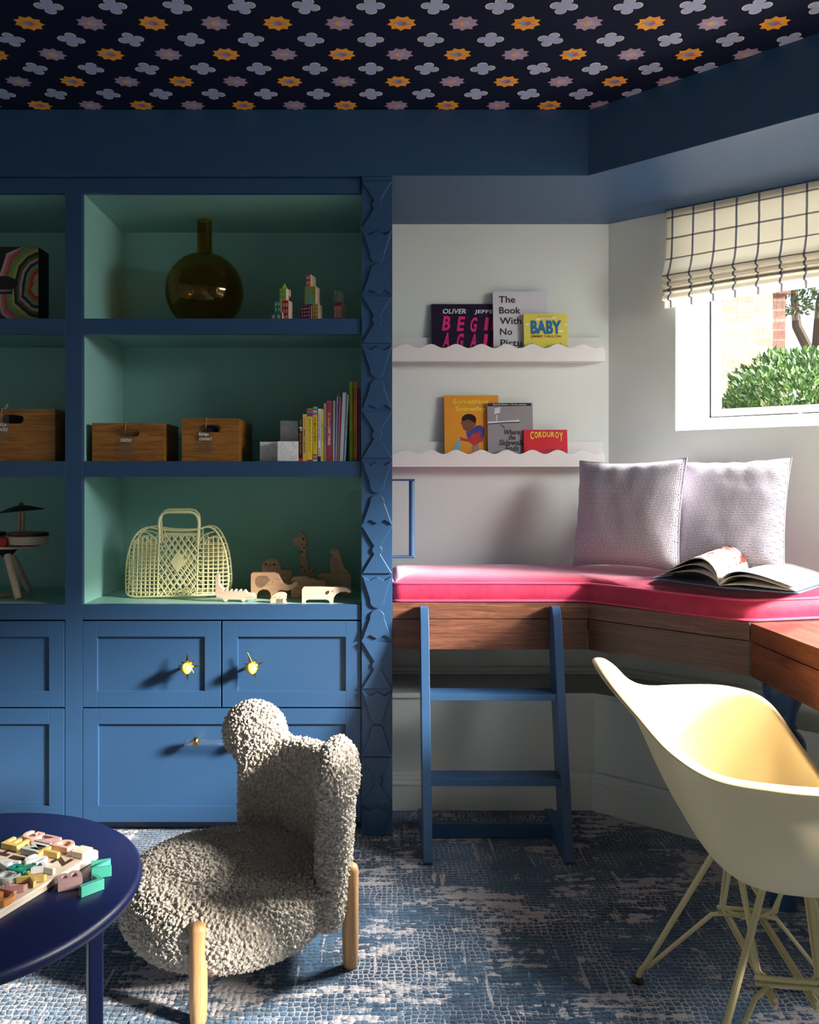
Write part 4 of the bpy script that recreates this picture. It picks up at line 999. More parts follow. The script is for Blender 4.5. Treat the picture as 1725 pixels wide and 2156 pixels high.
thin = [(698.9, 700.4, 843.5, (.03, .03, .14), 'navy', .002), (700.9, 702.4, 843.5, (.55, .56, .06), 'lime yellow', .006), (702.8, 704.2, 843.5, (.5, .5, .55), 'silver', .011), (704.6, 706.2, 843, (.05, .07, .4), 'royal blue', .016),
        (706.6, 708.2, 834, (.55, .53, .55), 'pale grey', .023), (708.6, 710.2, 827.5, (.20, .06, .22), 'purple', .030), (710.6, 712.2, 835, (.25, .35, .28), 'grey green', .037), (712.6, 714.2, 843.5, (.75, .02, .18), 'hot pink', .043)]
for i, (a, b, t_, c, nm, ln) in enumerate(thin):
    spine(a, b, t_, c, 'very thin %s booklet in the slanting group left of the pale aqua book' % nm, lean=ln, name='booklet')
spine(715.2, 722.6, 826.5, (.52, .66, .64), 'wide pale aqua untitled book leaning slightly', lean=.046)
spine(724.0, 728.0, 831.5, (.42, .55, .75), 'light blue slim book leaning against the pale aqua one', [('somewhere over the rainbow', .30, .75, (.05, .1, .3), .4)], lean=.048)
spine(736.4, 743.4, 804, (.20, .40, .01), 'tall green spined book, one of the two tallest', [('Brian P. McClure', .17, .38, K_, .5), ('The Bully and the Bird', .55, .90, (.6, .15, .02), .4)], lean=-.004)
spine(744.4, 752.4, 804, (.62, .17, .012), 'tall orange spined book beside the green one', [('Brian P. McClure', .17, .38, K_, .5), ('The Island', .76, .92, (.15, .05, .05), .5)], lean=.0)
spine(754, 759, 817, (.07, .02, .14), 'dark violet book against the right side of the shelf', [('The Sky', .2, .4, (.2, .1, .3), .5)])
# ------------------------------------------------------------ puzzle box on the left unit
gbx = thing('puzzle_box', 'puzzle box printed with rainbow stripes shaped like faces, top shelf of the left unit', 'box', (X_(30, 2.8), 2.86, s1))
Yg = 2.79; x0 = X_(-30, Yg); x1 = X_(81, Yg); zt = Z_(519.5, Yg)
m = M(); m.box(x0, Yg, s1 + .0004, x1, Yg + .09, zt); m.build('box_body', paint('black_card', (.012, .010, .012), .45), gbx, bevel=.001)
cols = [(.34, .35, .16), (.45, .03, .02), (.50, .13, .01), (.10, .35, .22), K_, (.55, .26, .30), (.05, .13, .02), K_, (.42, .36, .16), (.22, .32, .02), (.08, .28, .2), (.5, .06, .02), (.45, .15, .15), (.5, .35, .4)]
base = [(0, -52), (-8, -40), (-11, -22), (-10, -6), (-13, 4), (-17, 13), (-13, 17), (-12, 22), (-9, 28), (-8, 34), (-4, 38), (0, 39)]
cgx, cgz = 80.5, 603
m = [M() for _ in cols]
mats_ = [flatcol('stripe_print', c) for c in cols]
for i in range(len(cols) - 1, -1, -1):
    g_ = 6.0 * i
    pts = []
    for j, (x, y) in enumerate(base):
        d = Vector((x - 2, (y + 6) * .8)); d.normalize(); 
        pts.append((cgx + x * (1 + .0 * i) + d.x * g_, cgz + y * .55 + d.y * g_ * 1.05))
    pts = [(min(x, 80.8), min(max(y, 520), 673)) for x, y in pts]
    pts += [(80.8, pts[-1][1])] if pts[-1][0] < 80.8 else []
    pts = [(80.8, pts[0][1])] + [p for p in pts]
    q = M(); q.add([P(x, y, Yg - .0002 - .00006 * (len(cols) - i)) for x, y in [(max(x, -29), y) for x, y in pts]], [list(range(len(pts)))])
    if i == 0:
        pass
    q.build('printed_stripe', mats_[i], gbx, recalc=False, smooth=0)
q = M(); q.add([P(x, y, Yg - .0013) for x, y in [(max(-29, x), y) for x, y in ring(4, 597, 34, 16, 24)]], [list(range(24))]); q.add([P(x, y, Yg - .0014) for x, y in ((-29, 600), (26, 600), (26, 619), (-29, 619))], [(0, 1, 2, 3)]); q.build('black_oval', m_ink, gbx, recalc=False, smooth=0)
q = M(); q.text('STRENGTH', P(4, 612, Yg - .0018), RX, UZ, .060, .0062, bold=.0); q.build('lettering', m_whitep, gbx, recalc=False, smooth=0)
# ------------------------------------------------------------ toy drum set on the left unit
s3 = SH[2][1]; dY = 2.90; kd = 8.62
D = lambda x, y, Y=dY: P(x / kd, y / kd + 1040, Y)
dr_ = thing('toy_drum_set', 'small wooden toy drum set with a cymbal on splayed legs in the left unit', 'toy', (X_(10, dY), dY, s3))
m = M()
def leg(p0, p1, r): q = M(); q.tube([p0, p0 + (p1 - p0) * .03, p1 - (p1 - p0) * .03, p1], [r * .9, r, r, r * .85], 16); q.build('leg', m_toy, dr_)
def onshelf(p): return Vector((p.x, p.y, s3 + .004))
leg(D(135, 1100, 2.84), Vector((D(335, 0, 2.80).x, 2.80, s3 + .004)), .0125)
leg(D(230, 1120, 2.95), Vector((D(545, 0, 2.98).x, 2.98, s3 + .004)), .011)
leg(D(-40, 1100, 2.86), Vector((D(-260, 0, 2.84).x, 2.84, s3 + .004)), .0125)
q = M(); c = D(60, 1040); q.lathe([(0, -.028), (.03, -.022), (.046, -.004), (.048, .003), (0, .003)], (c.x, 2.90, D(0, 985).z - .002), 30); q.build('hub', m_black, dr_)
q = M(); z_ = D(0, 955).z; q.ext([(c.x + .11 * math.cos(a * PI / 18) + .01, 2.90 + .08 * math.sin(a * PI / 18)) for a in range(36)], lambda a, b, t: Vector((a, b, z_ - .004 + t)), .0075); q.build('platform', m_toy, dr_, bevel=.001)
def drum(cx, cz0, cz1, r, Y): 
    q = M(); q.lathe([(0, cz0), (r * .96, cz0), (r * .96, cz1 - .008), (0, cz1 - .008)], (cx, Y, 0), 40); d_ = q.build('drum', m_toy, dr_, bevel=.001)
    q = M(); q.lathe([(r * .96, cz1 - .012), (r, cz1 - .012), (r, cz1 - .002), (r * .96, cz1 - .002)], (cx, Y, 0), 40); q.build('drum_rim', m_black, d_)
    q = M(); q.lathe([(0, cz1 - .006), (r * .95, cz1 - .006), (r * .95, cz1), (0, cz1)], (cx, Y, 0), 40); q.build('drum_head', m_red, d_)
drum(D(535, 0).x, D(0, 905).z, D(0, 695).z, .0675, 2.89)
drum(D(-190, 0).x, D(0, 905).z, D(0, 690).z, .055, 2.90)
q = M(); xq = D(275, 0).x
for d_ in (-.0065, .0065): q.tube([(xq + d_, 2.95, z_), (xq + d_, 2.95, D(0, 355).z)], .0058, 14)
q.lathe([(.008, 0), (.012, .006), (.006, .008)], (xq, 2.95, D(0, 352).z), 20); q.build('cymbal_post', m_toy, dr_)
q = M(); q.lathe([(0, .012), (.02, .010), (.05, .002), (.078, -.008), (.078, -.006), (.05, .004), (.02, .0125), (0, .014)], (xq, 2.95, D(0, 285).z), 44, Matrix.Rotation(-.09, 3, 'Y')); q.build('cymbal', m_black, dr_)
q = M(); q.ball((xq, 2.95, D(0, 200).z), .0085, 18); q.build('cymbal_knob', m_red, dr_)
q = M(); q.lathe([(0, -.012), (.016, -.010), (.018, 0), (.016, .010), (.009, .011), (0, .011)], D(60, 880, 2.85), 24, Matrix.Rotation(PI / 2, 3, 'X')); q.build('castanet', m_red, dr_)
for (a, b, lab) in ((D(-60, 1880, 2.86), D(490, 1835, 2.93), 'left'), (D(-60, 1840, 2.90), D(260, 1835, 2.93), 'right')):
    q = M(); a = Vector((a.x, a.y, s3 + .005)); b = Vector((b.x, b.y, s3 + .005)); q.tube([a, b], .0042, 10)
    tag(q.build('drumstick', m_toy), 'thin wooden drumstick lying under the toy drum set, %s' % ('the nearer one' if lab == 'left' else 'the farther one'), 'drumstick')
# ------------------------------------------------------------ wooden animals
kA = 4.107
def animal(pts, Y, thick, label, name, mat=None, extra=None, zb=None, fn=None):
    zb = s3 + .0004 if zb is None else zb
    raw = [P(x / kA + 420, y / kA + 1020, Y) for x, y in pts]; dz = zb - min(p.z for p in raw)
    m = M(); m.ext([(p.x, p.z + dz) for p in raw], XZ(Y), thick)
    o = m.build(name, mat or m_toy, bevel=.0014, seg=2); tag(o, label, 'toy animal', 'wooden toy animals on the lower shelf')
    def on(x, y, d=.0006): p = P(x / kA + 420, y / kA + 1020, Y); return Vector((p.x, Y - d, p.z + dz))
    if fn:
        q = M(); fn(q, on); q.build('burned_markings', m_burn_shade, o, recalc=False, smooth=0)
    return o, dz
def dot(q, on, x, y, r, n=8, sy=1): q.add([on(x + r * math.cos(2 * PI * i / n), y + r * sy * math.sin(2 * PI * i / n)) for i in range(n)], [list(range(n))])
YN = 2.745
lion = [(540, 985), (540, 760)] + [(622 + 86 * math.cos(a), 765 - 84 * math.sin(a)) for a in [PI - PI * i / 16 for i in range(17)]] + [(712, 775), (790, 777), (797, 790), (797, 985), (740, 985), (720, 960), (650, 960), (630, 985)]
def lm(q, on):
    q.add([on(565, 708), on(590, 728), on(568, 740)], [(0, 1, 2)]); q.add([on(655, 712), on(655, 740), on(630, 728)], [(0, 1, 2)])
    for i in range(4): q.add([on(598, 715 + i * 9), on(622, 715 + i * 9), on(622, 718 + i * 9), on(598, 718 + i * 9)], [(0, 1, 2, 3)])
animal(lion, 2.935, .03, 'round headed wooden lion standing behind the elephant', 'wooden_lion', m_toyd, fn=lm)
gir = [(808, 560), (804, 532), (820, 508), (866, 498), (868, 466), (878, 458), (900, 474), (918, 500), (936, 512), (918, 525), (936, 545), (918, 560), (936, 582), (918, 600), (934, 625), (918, 640), (934, 668), (920, 690), (945, 712), (945, 766), (1006, 768), (1008, 985), (960, 985), (950, 950), (910, 950), (900, 985), (870, 985), (870, 590), (835, 582)]
def gm(q, on):
    for x, y, r in ((900, 517, 11), (888, 565, 6), (906, 594, 8), (883, 628, 10), (888, 680, 5), (921, 716, 5), (884, 757, 9), (948, 778, 6), (865, 524, 4), (880, 490, 5), (985, 795, 8), (912, 796, 7)): dot(q, on, x, y, r)
animal(gir, 2.965, .028, 'tall spotted wooden giraffe at the back of the shelf', 'wooden_giraffe', m_toyd, fn=gm)
hip = [(792, 988), (792, 830), (812, 806), (935, 804), (945, 815), (960, 820), (975, 815), (1000, 822), (1005, 834), (1088, 838), (1093, 850), (1091, 985), (1060, 988), (1045, 965), (880, 965), (868, 988)]
def hm(q, on): dot(q, on, 958, 836, 4); dot(q, on, 1075, 850, 3)
animal(hip, 2.845, .03, 'blocky wooden hippo between the elephant and the anteater', 'wooden_hippo', m_toyd, fn=hm)
buf = [(1028, 990), (1024, 815), (1040, 793), (1075, 792), (1095, 803), (1115, 795), (1302, 800), (1313, 812), (1313, 990), (1240, 990), (1232, 965), (1205, 948), (1160, 948), (1130, 965), (1120, 990)]
ob, dzb = animal(buf, 2.90, .03, 'large arched wooden animal block at the right carrying the bird', 'wooden_buffalo', m_toyd)
ztop = max(P(0, 797 / kA + 1020, 2.90).z + dzb, 0)
bird = [(1136, 797), (1130, 690), (1157, 640), (1160, 634), (1142, 634), (1130, 622), (1130, 603), (1145, 592), (1195, 591), (1213, 605), (1222, 650), (1236, 715), (1262, 765), (1305, 797)]
def bm_(q, on):
    dot(q, on, 1179, 607, 4)
    for j in range(12):
        for i in range(5):
            x = 1153 + i * 11 + (j % 2) * 5.5; y = 675 + j * 7.5
            if ((x - 1178) / 28) ** 2 + ((y - 715) / 46) ** 2 < 1: dot(q, on, x, y, 2.4, 5)
animal(bird, 2.90, .026, 'wooden bird with dotted wing perched on the arched animal', 'wooden_bird', m_toyd, zb=ztop + .0006, fn=bm_)
ele = [(443, 985), (443, 768), (455, 756), (650, 755), (680, 768), (703, 812), (728, 850), (762, 862), (798, 852), (820, 834), (838, 830), (852, 842), (840, 868), (808, 900), (760, 912), (700, 905), (675, 918), (668, 940), (668, 985), (620, 985), (612, 930), (590, 905), (552, 898), (512, 915), (492, 945), (488, 985)]
def em(q, on):
    dot(q, on, 632, 836, 4.5)
    for j in range(15):
        for i in range(16):
            x = 486 + i * 9 + (j % 2) * 4.5; y = 783 + j * 7.6
            if ((x - 548) / 66) ** 2 + ((y - 832) / 58) ** 2 < 1 and (x - 548) * .9 + (y - 832) < 48: dot(q, on, x, y, 3.1, 6)
animal(ele, 2.81, .028, 'wooden elephant with dotted ear and raised trunk', 'wooden_elephant', m_toyd, fn=em)
croc = [(135, 778), (150, 765), (168, 768), (171, 855), (186, 878), (206, 892), (215, 915), (233, 897), (252, 915), (270, 898), (290, 915), (309, 897), (330, 915), (350, 898), (371, 916), (391, 900), (415, 930), (470, 935), (480, 955), (468, 985), (400, 985), (395, 1000), (375, 1008), (362, 998), (356, 985), (245, 985), (238, 1000), (222, 1006), (206, 996), (200, 976), (150, 972), (138, 948)]
def cm_(q, on):
    dot(q, on, 398, 940, 3)
    for i in range(12): q.add([on(402 + i * 6, 962 + (i % 2) * 6), on(407 + i * 6, 962 + ((i + 1) % 2) * 6), on(407 + i * 6, 964 + ((i + 1) % 2) * 6), on(402 + i * 6, 964 + (i % 2) * 6)], [(0, 1, 2, 3)])
animal(croc, YN, .026, 'wooden crocodile with upright tail in front of the yellow basket', 'wooden_crocodile', fn=cm_)
baby = [(612, 1018), (611, 985), (626, 955), (656, 934), (690, 926), (735, 930), (752, 948), (748, 985), (736, 1000), (752, 1008), (746, 1019)]
def bb_(q, on):
    dot(q, on, 697, 965, 3.5)
    for i in range(6): q.add([on(666 + i * 10, 985 - (i % 3) * 3), on(670 + i * 10, 985 - (i % 3) * 3), on(670 + i * 10, 1017), on(666 + i * 10, 1017)], [(0, 1, 2, 3)])
    for i in range(9):
        a = math.radians(200 + i * 20); b = math.radians(220 + i * 20)
        if i < 7: q.add([on(650 + 22 * math.cos(a), 985 + 20 * math.sin(a)), on(650 + 22 * math.cos(b), 985 + 20 * math.sin(b)), on(650 + 20 * math.cos(b), 985 + 18 * math.sin(b)), on(650 + 20 * math.cos(a), 985 + 18 * math.sin(a))], [(0, 1, 2, 3)])
animal(baby, 2.722, .022, 'smallest rounded wooden animal with striped belly at the shelf front', 'wooden_cub', fn=bb_)
ant = [(884, 1020), (885, 900), (897, 884), (1240, 882), (1288, 894), (1316, 918), (1300, 934), (1268, 922), (1222, 922), (1182, 944), (1160, 975), (1156, 1020), (1126, 1020), (1118, 998), (1096, 990), (944, 990), (922, 998), (915, 1020)]
def am(q, on):
    dot(q, on, 1152, 915, 4.5); q.add([on(1090, 925), on(1105, 913), on(1124, 910), on(1122, 932), on(1108, 945), on(1090, 943)], [list(range(6))])
animal(ant, 2.722, .026, 'long nosed wooden anteater at the front right of the shelf', 'wooden_anteater', fn=am)
# ------------------------------------------------------------ yellow lattice basket bag
bgY = 2.83; bgt = thing('lattice_basket', 'pale yellow plastic lattice basket bag with two loop handles', 'basket', (X_(370, bgY), bgY + .05, s3))
bout = [(264, 1258), (260, 1235), (260, 1200), (265, 1165), (275, 1135), (292, 1115), (312, 1109), (335, 1115), (375, 1118), (418, 1115), (432, 1108), (450, 1113), (464, 1135), (474, 1165), (479, 1200), (480, 1232), (474, 1250), (420, 1252), (370, 1253), (320, 1255)]
def smooth(poly, it=2):
    for _ in range(it):
        out = []
        for i in range(len(poly)):
            a = poly[i]; b = poly[(i + 1) % len(poly)]
            out += [(a[0] * .75 + b[0] * .25, a[1] * .75 + b[1] * .25), (a[0] * .25 + b[0] * .75, a[1] * .25 + b[1] * .75)]
        poly = out
    return poly
bo = smooth(bout, 2)
def inside(x, y, poly):
    c = False; n = len(poly)
    for i in range(n):
        x1_, y1_ = poly[i]; x2, y2 = poly[(i + 1) % n]
        if (y1_ > y) != (y2 > y) and x < (x2 - x1_) * (y - y1_) / (y2 - y1_) + x1_: c = not c
    return c
dzb_ = s3 + .003 - P(0, 1258, bgY).z
def bagp(x, y, back):
    "bag surface: the two faces bulge apart and meet at the rolled ends"
    q = (x - 370) / 110; bul = .036 * math.cos(min(1, abs(q)) * PI / 2) ** .6; h = (1258 - y) / 145
    Y = bgY + .052 + (.030 * (1 - .35 * h) + bul * (1 - .45 * h)) * (1 if back else -1) + (370 - x) * .00004
    p = P(x, y, bgY); p.y = Y; p.z += dzb_; return p
def seg_in(p, q, step=2.2, lim=None):
    n = max(2, int(math.dist(p, q) / step)); run_ = []; out = []
    for i in range(n + 1):
        t = i / n; x = p[0] + (q[0] - p[0]) * t; y = p[1] + (q[1] - p[1]) * t
        ok = inside(x, y, bo) and (lim is None or lim(x, y))
        if ok: run_.append((x, y))
        else:
            if len(run_) > 1: out.append(run_)
            run_ = []
    if len(run_) > 1: out.append(run_)
    return out
xL_, xR_ = 333, 416
for back in (False, True):
    m = M(); r = .0021
    m.tube([bagp(x, y, back) for x, y in bo], .0034, 6, closed=True)
    for xx in (xL_, xR_):
        for run_ in seg_in((xx, 1100), (xx, 1262)): m.tube([bagp(x, y, back) for x, y in run_], .0028, 6)
    m.tube([bagp(x, 1126, back) for x in range(333, 418, 6)], .003, 6)
    cl = lambda x, y: xL_ < x < xR_ and y > 1126
    for i in range(-9, 16):
        x0 = xL_ + i * 13.8
        for run_ in seg_in((x0, 1126), (x0 + 96, 1262), lim=cl): m.tube([bagp(x, y, back) for x, y in run_], r, 5)
        for run_ in seg_in((x0 + 96, 1126), (x0, 1262), lim=cl): m.tube([bagp(x, y, back) for x, y in run_], r, 5)
    for lo, hi, st in ((262, xL_ - 1, 9.5), (xR_ + 1, 480, 10.3)):
        lm_ = lambda x, y: lo <= x <= hi and y > 1128
        x = lo + 6 if lo < 300 else lo + st
        while x < hi:
            for run_ in seg_in((x, 1128), (x, 1262), lim=lm_): m.tube([bagp(a, b, back) for a, b in run_], r, 5)
            x += st
        for j in range(15):
            y = 1146 + j * 8.4
            for run_ in seg_in((lo, y), (hi, y), lim=lm_): m.tube([bagp(a, b, back) for a, b in run_], r, 5)
        cxx = (lo + hi) / 2
        for rr in (30, 18):
            m.tube([bagp(cxx + rr * math.cos(a * PI / 14), 1146 - rr * .85 * math.sin(a * PI / 14), back) for a in range(15) if inside(cxx + rr * math.cos(a * PI / 14), 1146 - rr * .85 * math.sin(a * PI / 14), bo)], r, 5)
    m.build('lattice_panel', m_yellow, bgt, smooth=50)
    m = M()
    pts = [bagp(x, y, back) for x, y in ((375, 1159), (391, 1182), (375, 1206), (359, 1183))]; pts = [p + Vector((0, -.0035 if not back else .0015, 0)) for p in pts]
    m.add(pts + [p + Vector((0, .002, 0)) for p in pts], [(0, 1, 2, 3), (7, 6, 5, 4), (0, 4, 5, 1), (1, 5, 6, 2), (2, 6, 7, 3), (3, 7, 4, 0)]); m.build('diamond_plate', m_yellow, bgt)
    m = M(); hp = []
    for x, y in [(xL_ + 1, 1140), (xL_, 1115), (xL_ - 1, 1097), (xL_ + 1, 1085), (xL_ + 8, 1077), (xL_ + 18, 1074), (375, 1074), (xR_ - 18, 1074), (xR_ - 8, 1077), (xR_ - 1, 1085), (xR_ + 1, 1097), (xR_, 1115), (xR_ - 1, 1140)]:
        p = bagp(x, max(y, 1112), back); p.z = P(0, y + (4 if not back else 0), bgY).z + dzb_; p.x -= 0.012 if back else 0; hp.append(p)
    m.tube(hp, .0046, 8); m.build('handle', m_yellow, bgt)
m = M()
for i in range(0, len(bo), 2):
    x, y = bo[i]
    if 1120 > y and 300 < x < 445: continue
    m.tube([bagp(x, y, False), bagp(x, y, True)], .0017, 5)
for x in range(275, 475, 9): m.tube([bagp(x, 1253, False), bagp(x, 1253, True)], .0017, 5)
m.build('gusset', m_yellow, bgt, smooth=50)
# ------------------------------------------------------------ pillows
def pillowmat():
    m = Mat('lilac_striped_dash_print_cotton', .85, 0, .2); tc = m.n('ShaderNodeTexCoord'); x, y, z = m.xyz(tc.outputs['UV'])
    # staggered small white labels with three dots on thin vertical stripes
    NX, NY = 13.0, 22.0
    row = (y * NY).fl(); fy = (y * NY).fr()
    sx_ = x * NX + row * .345; fx = sx_.fr()
    lab = ((fx - .5).ab().lt(.29)) * ((fy - .5).ab().lt(.23))
    dx = ((fx - .26) * 6.25).fr(); dots = ((dx - .5).ab().lt(.24)) * ((fy - .5).ab().lt(.12)) * ((fx - .5).ab().lt(.24))
    st = ((x * NX * 7).fr() - .5).ab().lt(.27)
    c = m.mix(st, (.64, .62, .65), (.39, .33, .45)); c = m.mix(lab, c, (.74, .72, .72)); c = m.mix(dots, c, (.07, .02, .03))
    m.setc(c); v = m.coord(); m.bump(m.noise(v, 25, 3) * 1.0 + m.noise(v, 9, 3) * 2, .35, .006); return m.m
m_pil = pillowmat()
def pillow(bl, br, tl_, tr_, label, th, seed, bulge_dir):
    "square pillow given by its four corner points"
    bl, br, tl_, tr_ = map(Vector, (bl, br, tl_, tr_))
    nrm = (br - bl).cross(tl_ - bl).normalized()
    r = thing('throw_pillow', label, 'pillow', (bl + br) / 2, 'lilac patterned pillows')
    m = M(); n = 44
    def side(sg):
        def fn(u, v):
            a, b = 2 * u - 1, 2 * v - 1
            pin = .055; ue = u + (-a) * pin * (1 - b * b) * (abs(a) ** 1.5) * .5 * 1.0; ve = v + (-b) * pin * (1 - a * a) * (abs(b) ** 1.5) * .5 * 1.5
            p = (bl * (1 - ue) + br * ue) * (1 - ve) + (tl_ * (1 - ue) + tr_ * ue) * ve
            t = max(0, (1 - a ** 4) * (1 - b ** 4)) ** .62
            wr = .004 * mnoise.noise(Vector((a * 3 + seed, b * 3, 0))) + .0035 * math.sin(a * 17 + seed + 2 * b) * max(0, b) ** 3 * (1 - a * a) + .003 * math.sin(b * 15 + seed) * abs(a) ** 5
            return p + nrm * sg * (th * t + (wr if t > .03 else 0))
        return fn
    m.grid(side(1), n, n); m.grid(side(-1), n, n); m.build('pillow_cover', m_pil, r, recalc=False, smooth=80)
    m = M(); pts = []
    f_ = side(1)
    for i in range(n): pts.append(f_(i / n, 0))
    for i in range(n): pts.append(f_(1, i / n))
    for i in range(n): pts.append(f_(1 - i / n, 1))
    for i in range(n): pts.append(f_(0, 1 - i / n))
    m.tube(pts, .0022, 6, closed=True); m.build('seam', m_pil, r)
def Pp(x, y, Y): return P(x, y, Y)
pillow(Pp(1650, 1203, 2.60) , Pp(1425, 1206, 2.72), Pp(1666, 964, 2.70), Pp(1440, 972, 2.90), 'right lilac patterned pillow leaning on the window wall behind the open book', .060, 5, 1) if False else None
pillow(Pp(1418, 1208, 2.70), Pp(1652, 1206, 2.50), Pp(1432, 972, 2.93), Pp(1668, 963, 2.70), 'right lilac patterned pillow leaning on the window wall behind the open book', .058, 5, 1)
pillow(Pp(1206, 1192, 2.93), Pp(1430, 1206, 2.64), Pp(1221, 970, 3.05), Pp(1447, 964, 2.76), 'left lilac patterned pillow leaning in the corner, overlapping the other pillow', .058, 2, 1)
# ------------------------------------------------------------ open book on the cushion
ob_ = thing('open_book', 'large open picture book with curling left page lying on the pink cushion', 'book', (1.08, 2.36, .845))
zc2 = .848
def G(x, y, z): Y = (ZC - z) * F / (y - CY); return P(x, y, Y)
s0 = G(1513, 1238, zc2); c1 = G(1371, 1218, zc2); c2 = G(1683, 1251, zc2)
back = Vector((.10, .20, 0)); backL = Vector((.085, .21, 0))
m = M(); s1_ = s0 + Vector((.10, .20, .0))
def quadslab(m, a, b, c_, d, t):
    vs = [a, b, c_, d] + [p + Vector((0, 0, t)) for p in (a, b, c_, d)]
    m.add(vs, [(0, 3, 2, 1), (4, 5, 6, 7), (0, 1, 5, 4), (1, 2, 6, 5), (2, 3, 7, 6), (3, 0, 4, 7)])
cR = G(1760, 1225, zc2); sB = s0 + (cR - c2); cL = c1 + (cR - c2)
quadslab(m, c1, s0, sB, cL, .003); quadslab(m, s0 + Vector((.001, 0, 0)), c2, cR, sB + Vector((.001, 0, 0)), .003); m.build('hard_cover', paint('slate_blue_cover', (.08, .11, .20), .4), ob_, bevel=.0006)
dB = (cR - c2)
def page(hf, k0, k1, side, bend):
    "sheet from the spine, following height profile"
    def fn(u, v):
        base = s0 + dB * (.02 + .96 * v) + ((c1 - s0) if side < 0 else (c2 - s0)) * (u * k1)
        return base + Vector((0, 0, .004 + hf(u, v)))
    return fn
def artmat(name, kind):
    m = Mat(name, .45); tc = m.n('ShaderNodeTexCoord'); x, y, z = m.xyz(tc.outputs['UV']); v = m.vec(x, y, 0.0)
    n1 = m.noise(v, 9, 4, .6, 1); n2 = m.noise(v, 30, 3)
    if kind == 0:
        c = m.mix((n1 - .06 * (n2)).step(.44, .48) * (x.gt(.05)) * (y.gt(.12)), (.55, .50, .44), (.28, .025, .015)); c = m.mix((n2).step(.60, .63) * (n1).step(.5, .52) * x.gt(.05), c, (.10, .04, .03))
    else:
        c = m.mix((y - x * .25 + n1 * .2 - .32).ab().lt(.10), (.58, .59, .60), (.07, .30, .45)); c = m.mix(((n2 - .5).ab().lt(.008)) * y.gt(.6), c, (.3, .28, .3))
    m.setc(c); return m.m
m_pl = artmat('printed_page_left', 0); m_pr = artmat('printed_page_right', 1)
for j, (mat_, k1, f_) in enumerate(((m_paper, .95, lambda u, v: .003 + .030 * math.sin(u ** .7 * PI)), (m_paper, .92, lambda u, v: .004 + .050 * (1 + .3 * v) * math.sin(u ** .65 * PI)), (m_pl, .88, lambda u, v: .005 + .068 * (1 + .5 * v) * math.sin(u ** .6 * PI)))):
    m = M(); m.grid(page(f_, 0, k1, -1, 0), 20, 8); o = m.build('left_page', mat_, ob_, recalc=False, smooth=80); md = o.modifiers.new('thickness', 'SOLIDIFY'); md.thickness = .0012
for j, (mat_, k1, f_) in enumerate(((m_paper, .96, lambda u, v: .003 + .012 * math.sin(min(1, u * 2) * PI / 2) * (1 - u)), (m_paper, .95, lambda u, v: .004 + .030 * math.sin(u ** .6 * PI)), (m_pr, .93, lambda u, v: .006 + .038 * math.sin(u ** .55 * PI) + .008 * u))):
    m = M(); m.grid(page(f_, 0, k1, 1, 0), 20, 8); o = m.build('right_page', mat_, ob_, recalc=False, smooth=80); md = o.modifiers.new('thickness', 'SOLIDIFY'); md.thickness = .0012
# ------------------------------------------------------------ round table and letter puzzle
zt_ = .45; tc_ = Vector((-.736, 1.437)); tr_ = .324
tb = thing('round_table', 'low round deep blue lacquered table on plank legs', 'table', (tc_.x, tc_.y, 0))
m = M(); m.lathe([(0, zt_ - .026), (tr_ - .012, zt_ - .026), (tr_ - .004, zt_ - .022), (tr_, zt_ - .013), (tr_ - .002, zt_ - .005), (tr_ - .009, zt_), (0, zt_)], (tc_.x, tc_.y, 0), 128); m.build('table_top', m_table, tb, smooth=50)
for a in (-5, 115, 235):
    ar = math.radians(a); q = Vector((tc_.x + .262 * math.cos(ar), tc_.y + .262 * math.sin(ar), 0)); T = Matrix.Translation(q) @ Matrix.Rotation(ar, 4, 'Z') @ Matrix.Rotation(math.radians(30) if a == -5 else 0, 4, 'Z')
    m = M(); m.box(-.012, -.020, 0, .012, .020, zt_ - .026, T); m.build('leg', m_table, tb, bevel=.003)
    m = M(); n_ = Matrix.Translation(Vector((tc_.x, tc_.y, 0))) @ Matrix.Rotation(ar, 4, 'Z'); m.box(.0, -.010, zt_ - .085, .25, .010, zt_ - .027, n_); m.build('apron', m_table, tb, bevel=.002)
zp = zt_ + .0145
e1 = Vector((-.3825, -.924, 0)); e2 = Vector((.937, -.349, 0)).normalized(); e2 = Vector((.924, -.3825, 0)); Tc = Vector((-.6797, 1.6135, 0))
pz = thing('puzzle_board', 'pale plywood alphabet puzzle board on the round blue table', 'puzzle', Tc + e1 * .14 + e2 * .09 + Vector((0, 0, zt_)))
bp_ = roundpoly([(0, 0), (.186, 0), (.186, .33), (0, .33)], .010, 5)
def onb(a, b, z): p = Tc + e2 * a + e1 * b; return Vector((p.x, p.y, z))
m = M(); m.ext(bp_, lambda a, b, t: onb(a, b, zt_ + .0005 + t), .0065); m.build('board_base', m_ply, pz, bevel=.0008)
m = M(); m.ext([(a * .999 + .0001, b * .999 + .0001) for a, b in bp_], lambda a, b, t: onb(a, b, zt_ + .0072 + t), .0068); m.build('board_face', m_ply, pz, bevel=.0012)
lc = {'peach': colr('peach_letter_paint', (.72, .42, .34)), 'mauve': colr('dusty_mauve_letter_paint', (.46, .29, .29)), 'yellow': colr('yellow_letter_paint', (.68, .50, .16)), 'grey': colr('sage_grey_letter_paint', (.50, .54, .52)),
      'white': colr('white_letter_paint', (.78, .78, .80)), 'green': colr('green_letter_paint', (.02, .30, .20)), 'mint': colr('mint_green_letter_paint', (.08, .46, .34)), 'pink': colr('terracotta_pink_letter_paint', (.55, .27, .24)), 'orange': colr('orange_letter_paint', (.68, .27, .07)), 'cream': m_ply}
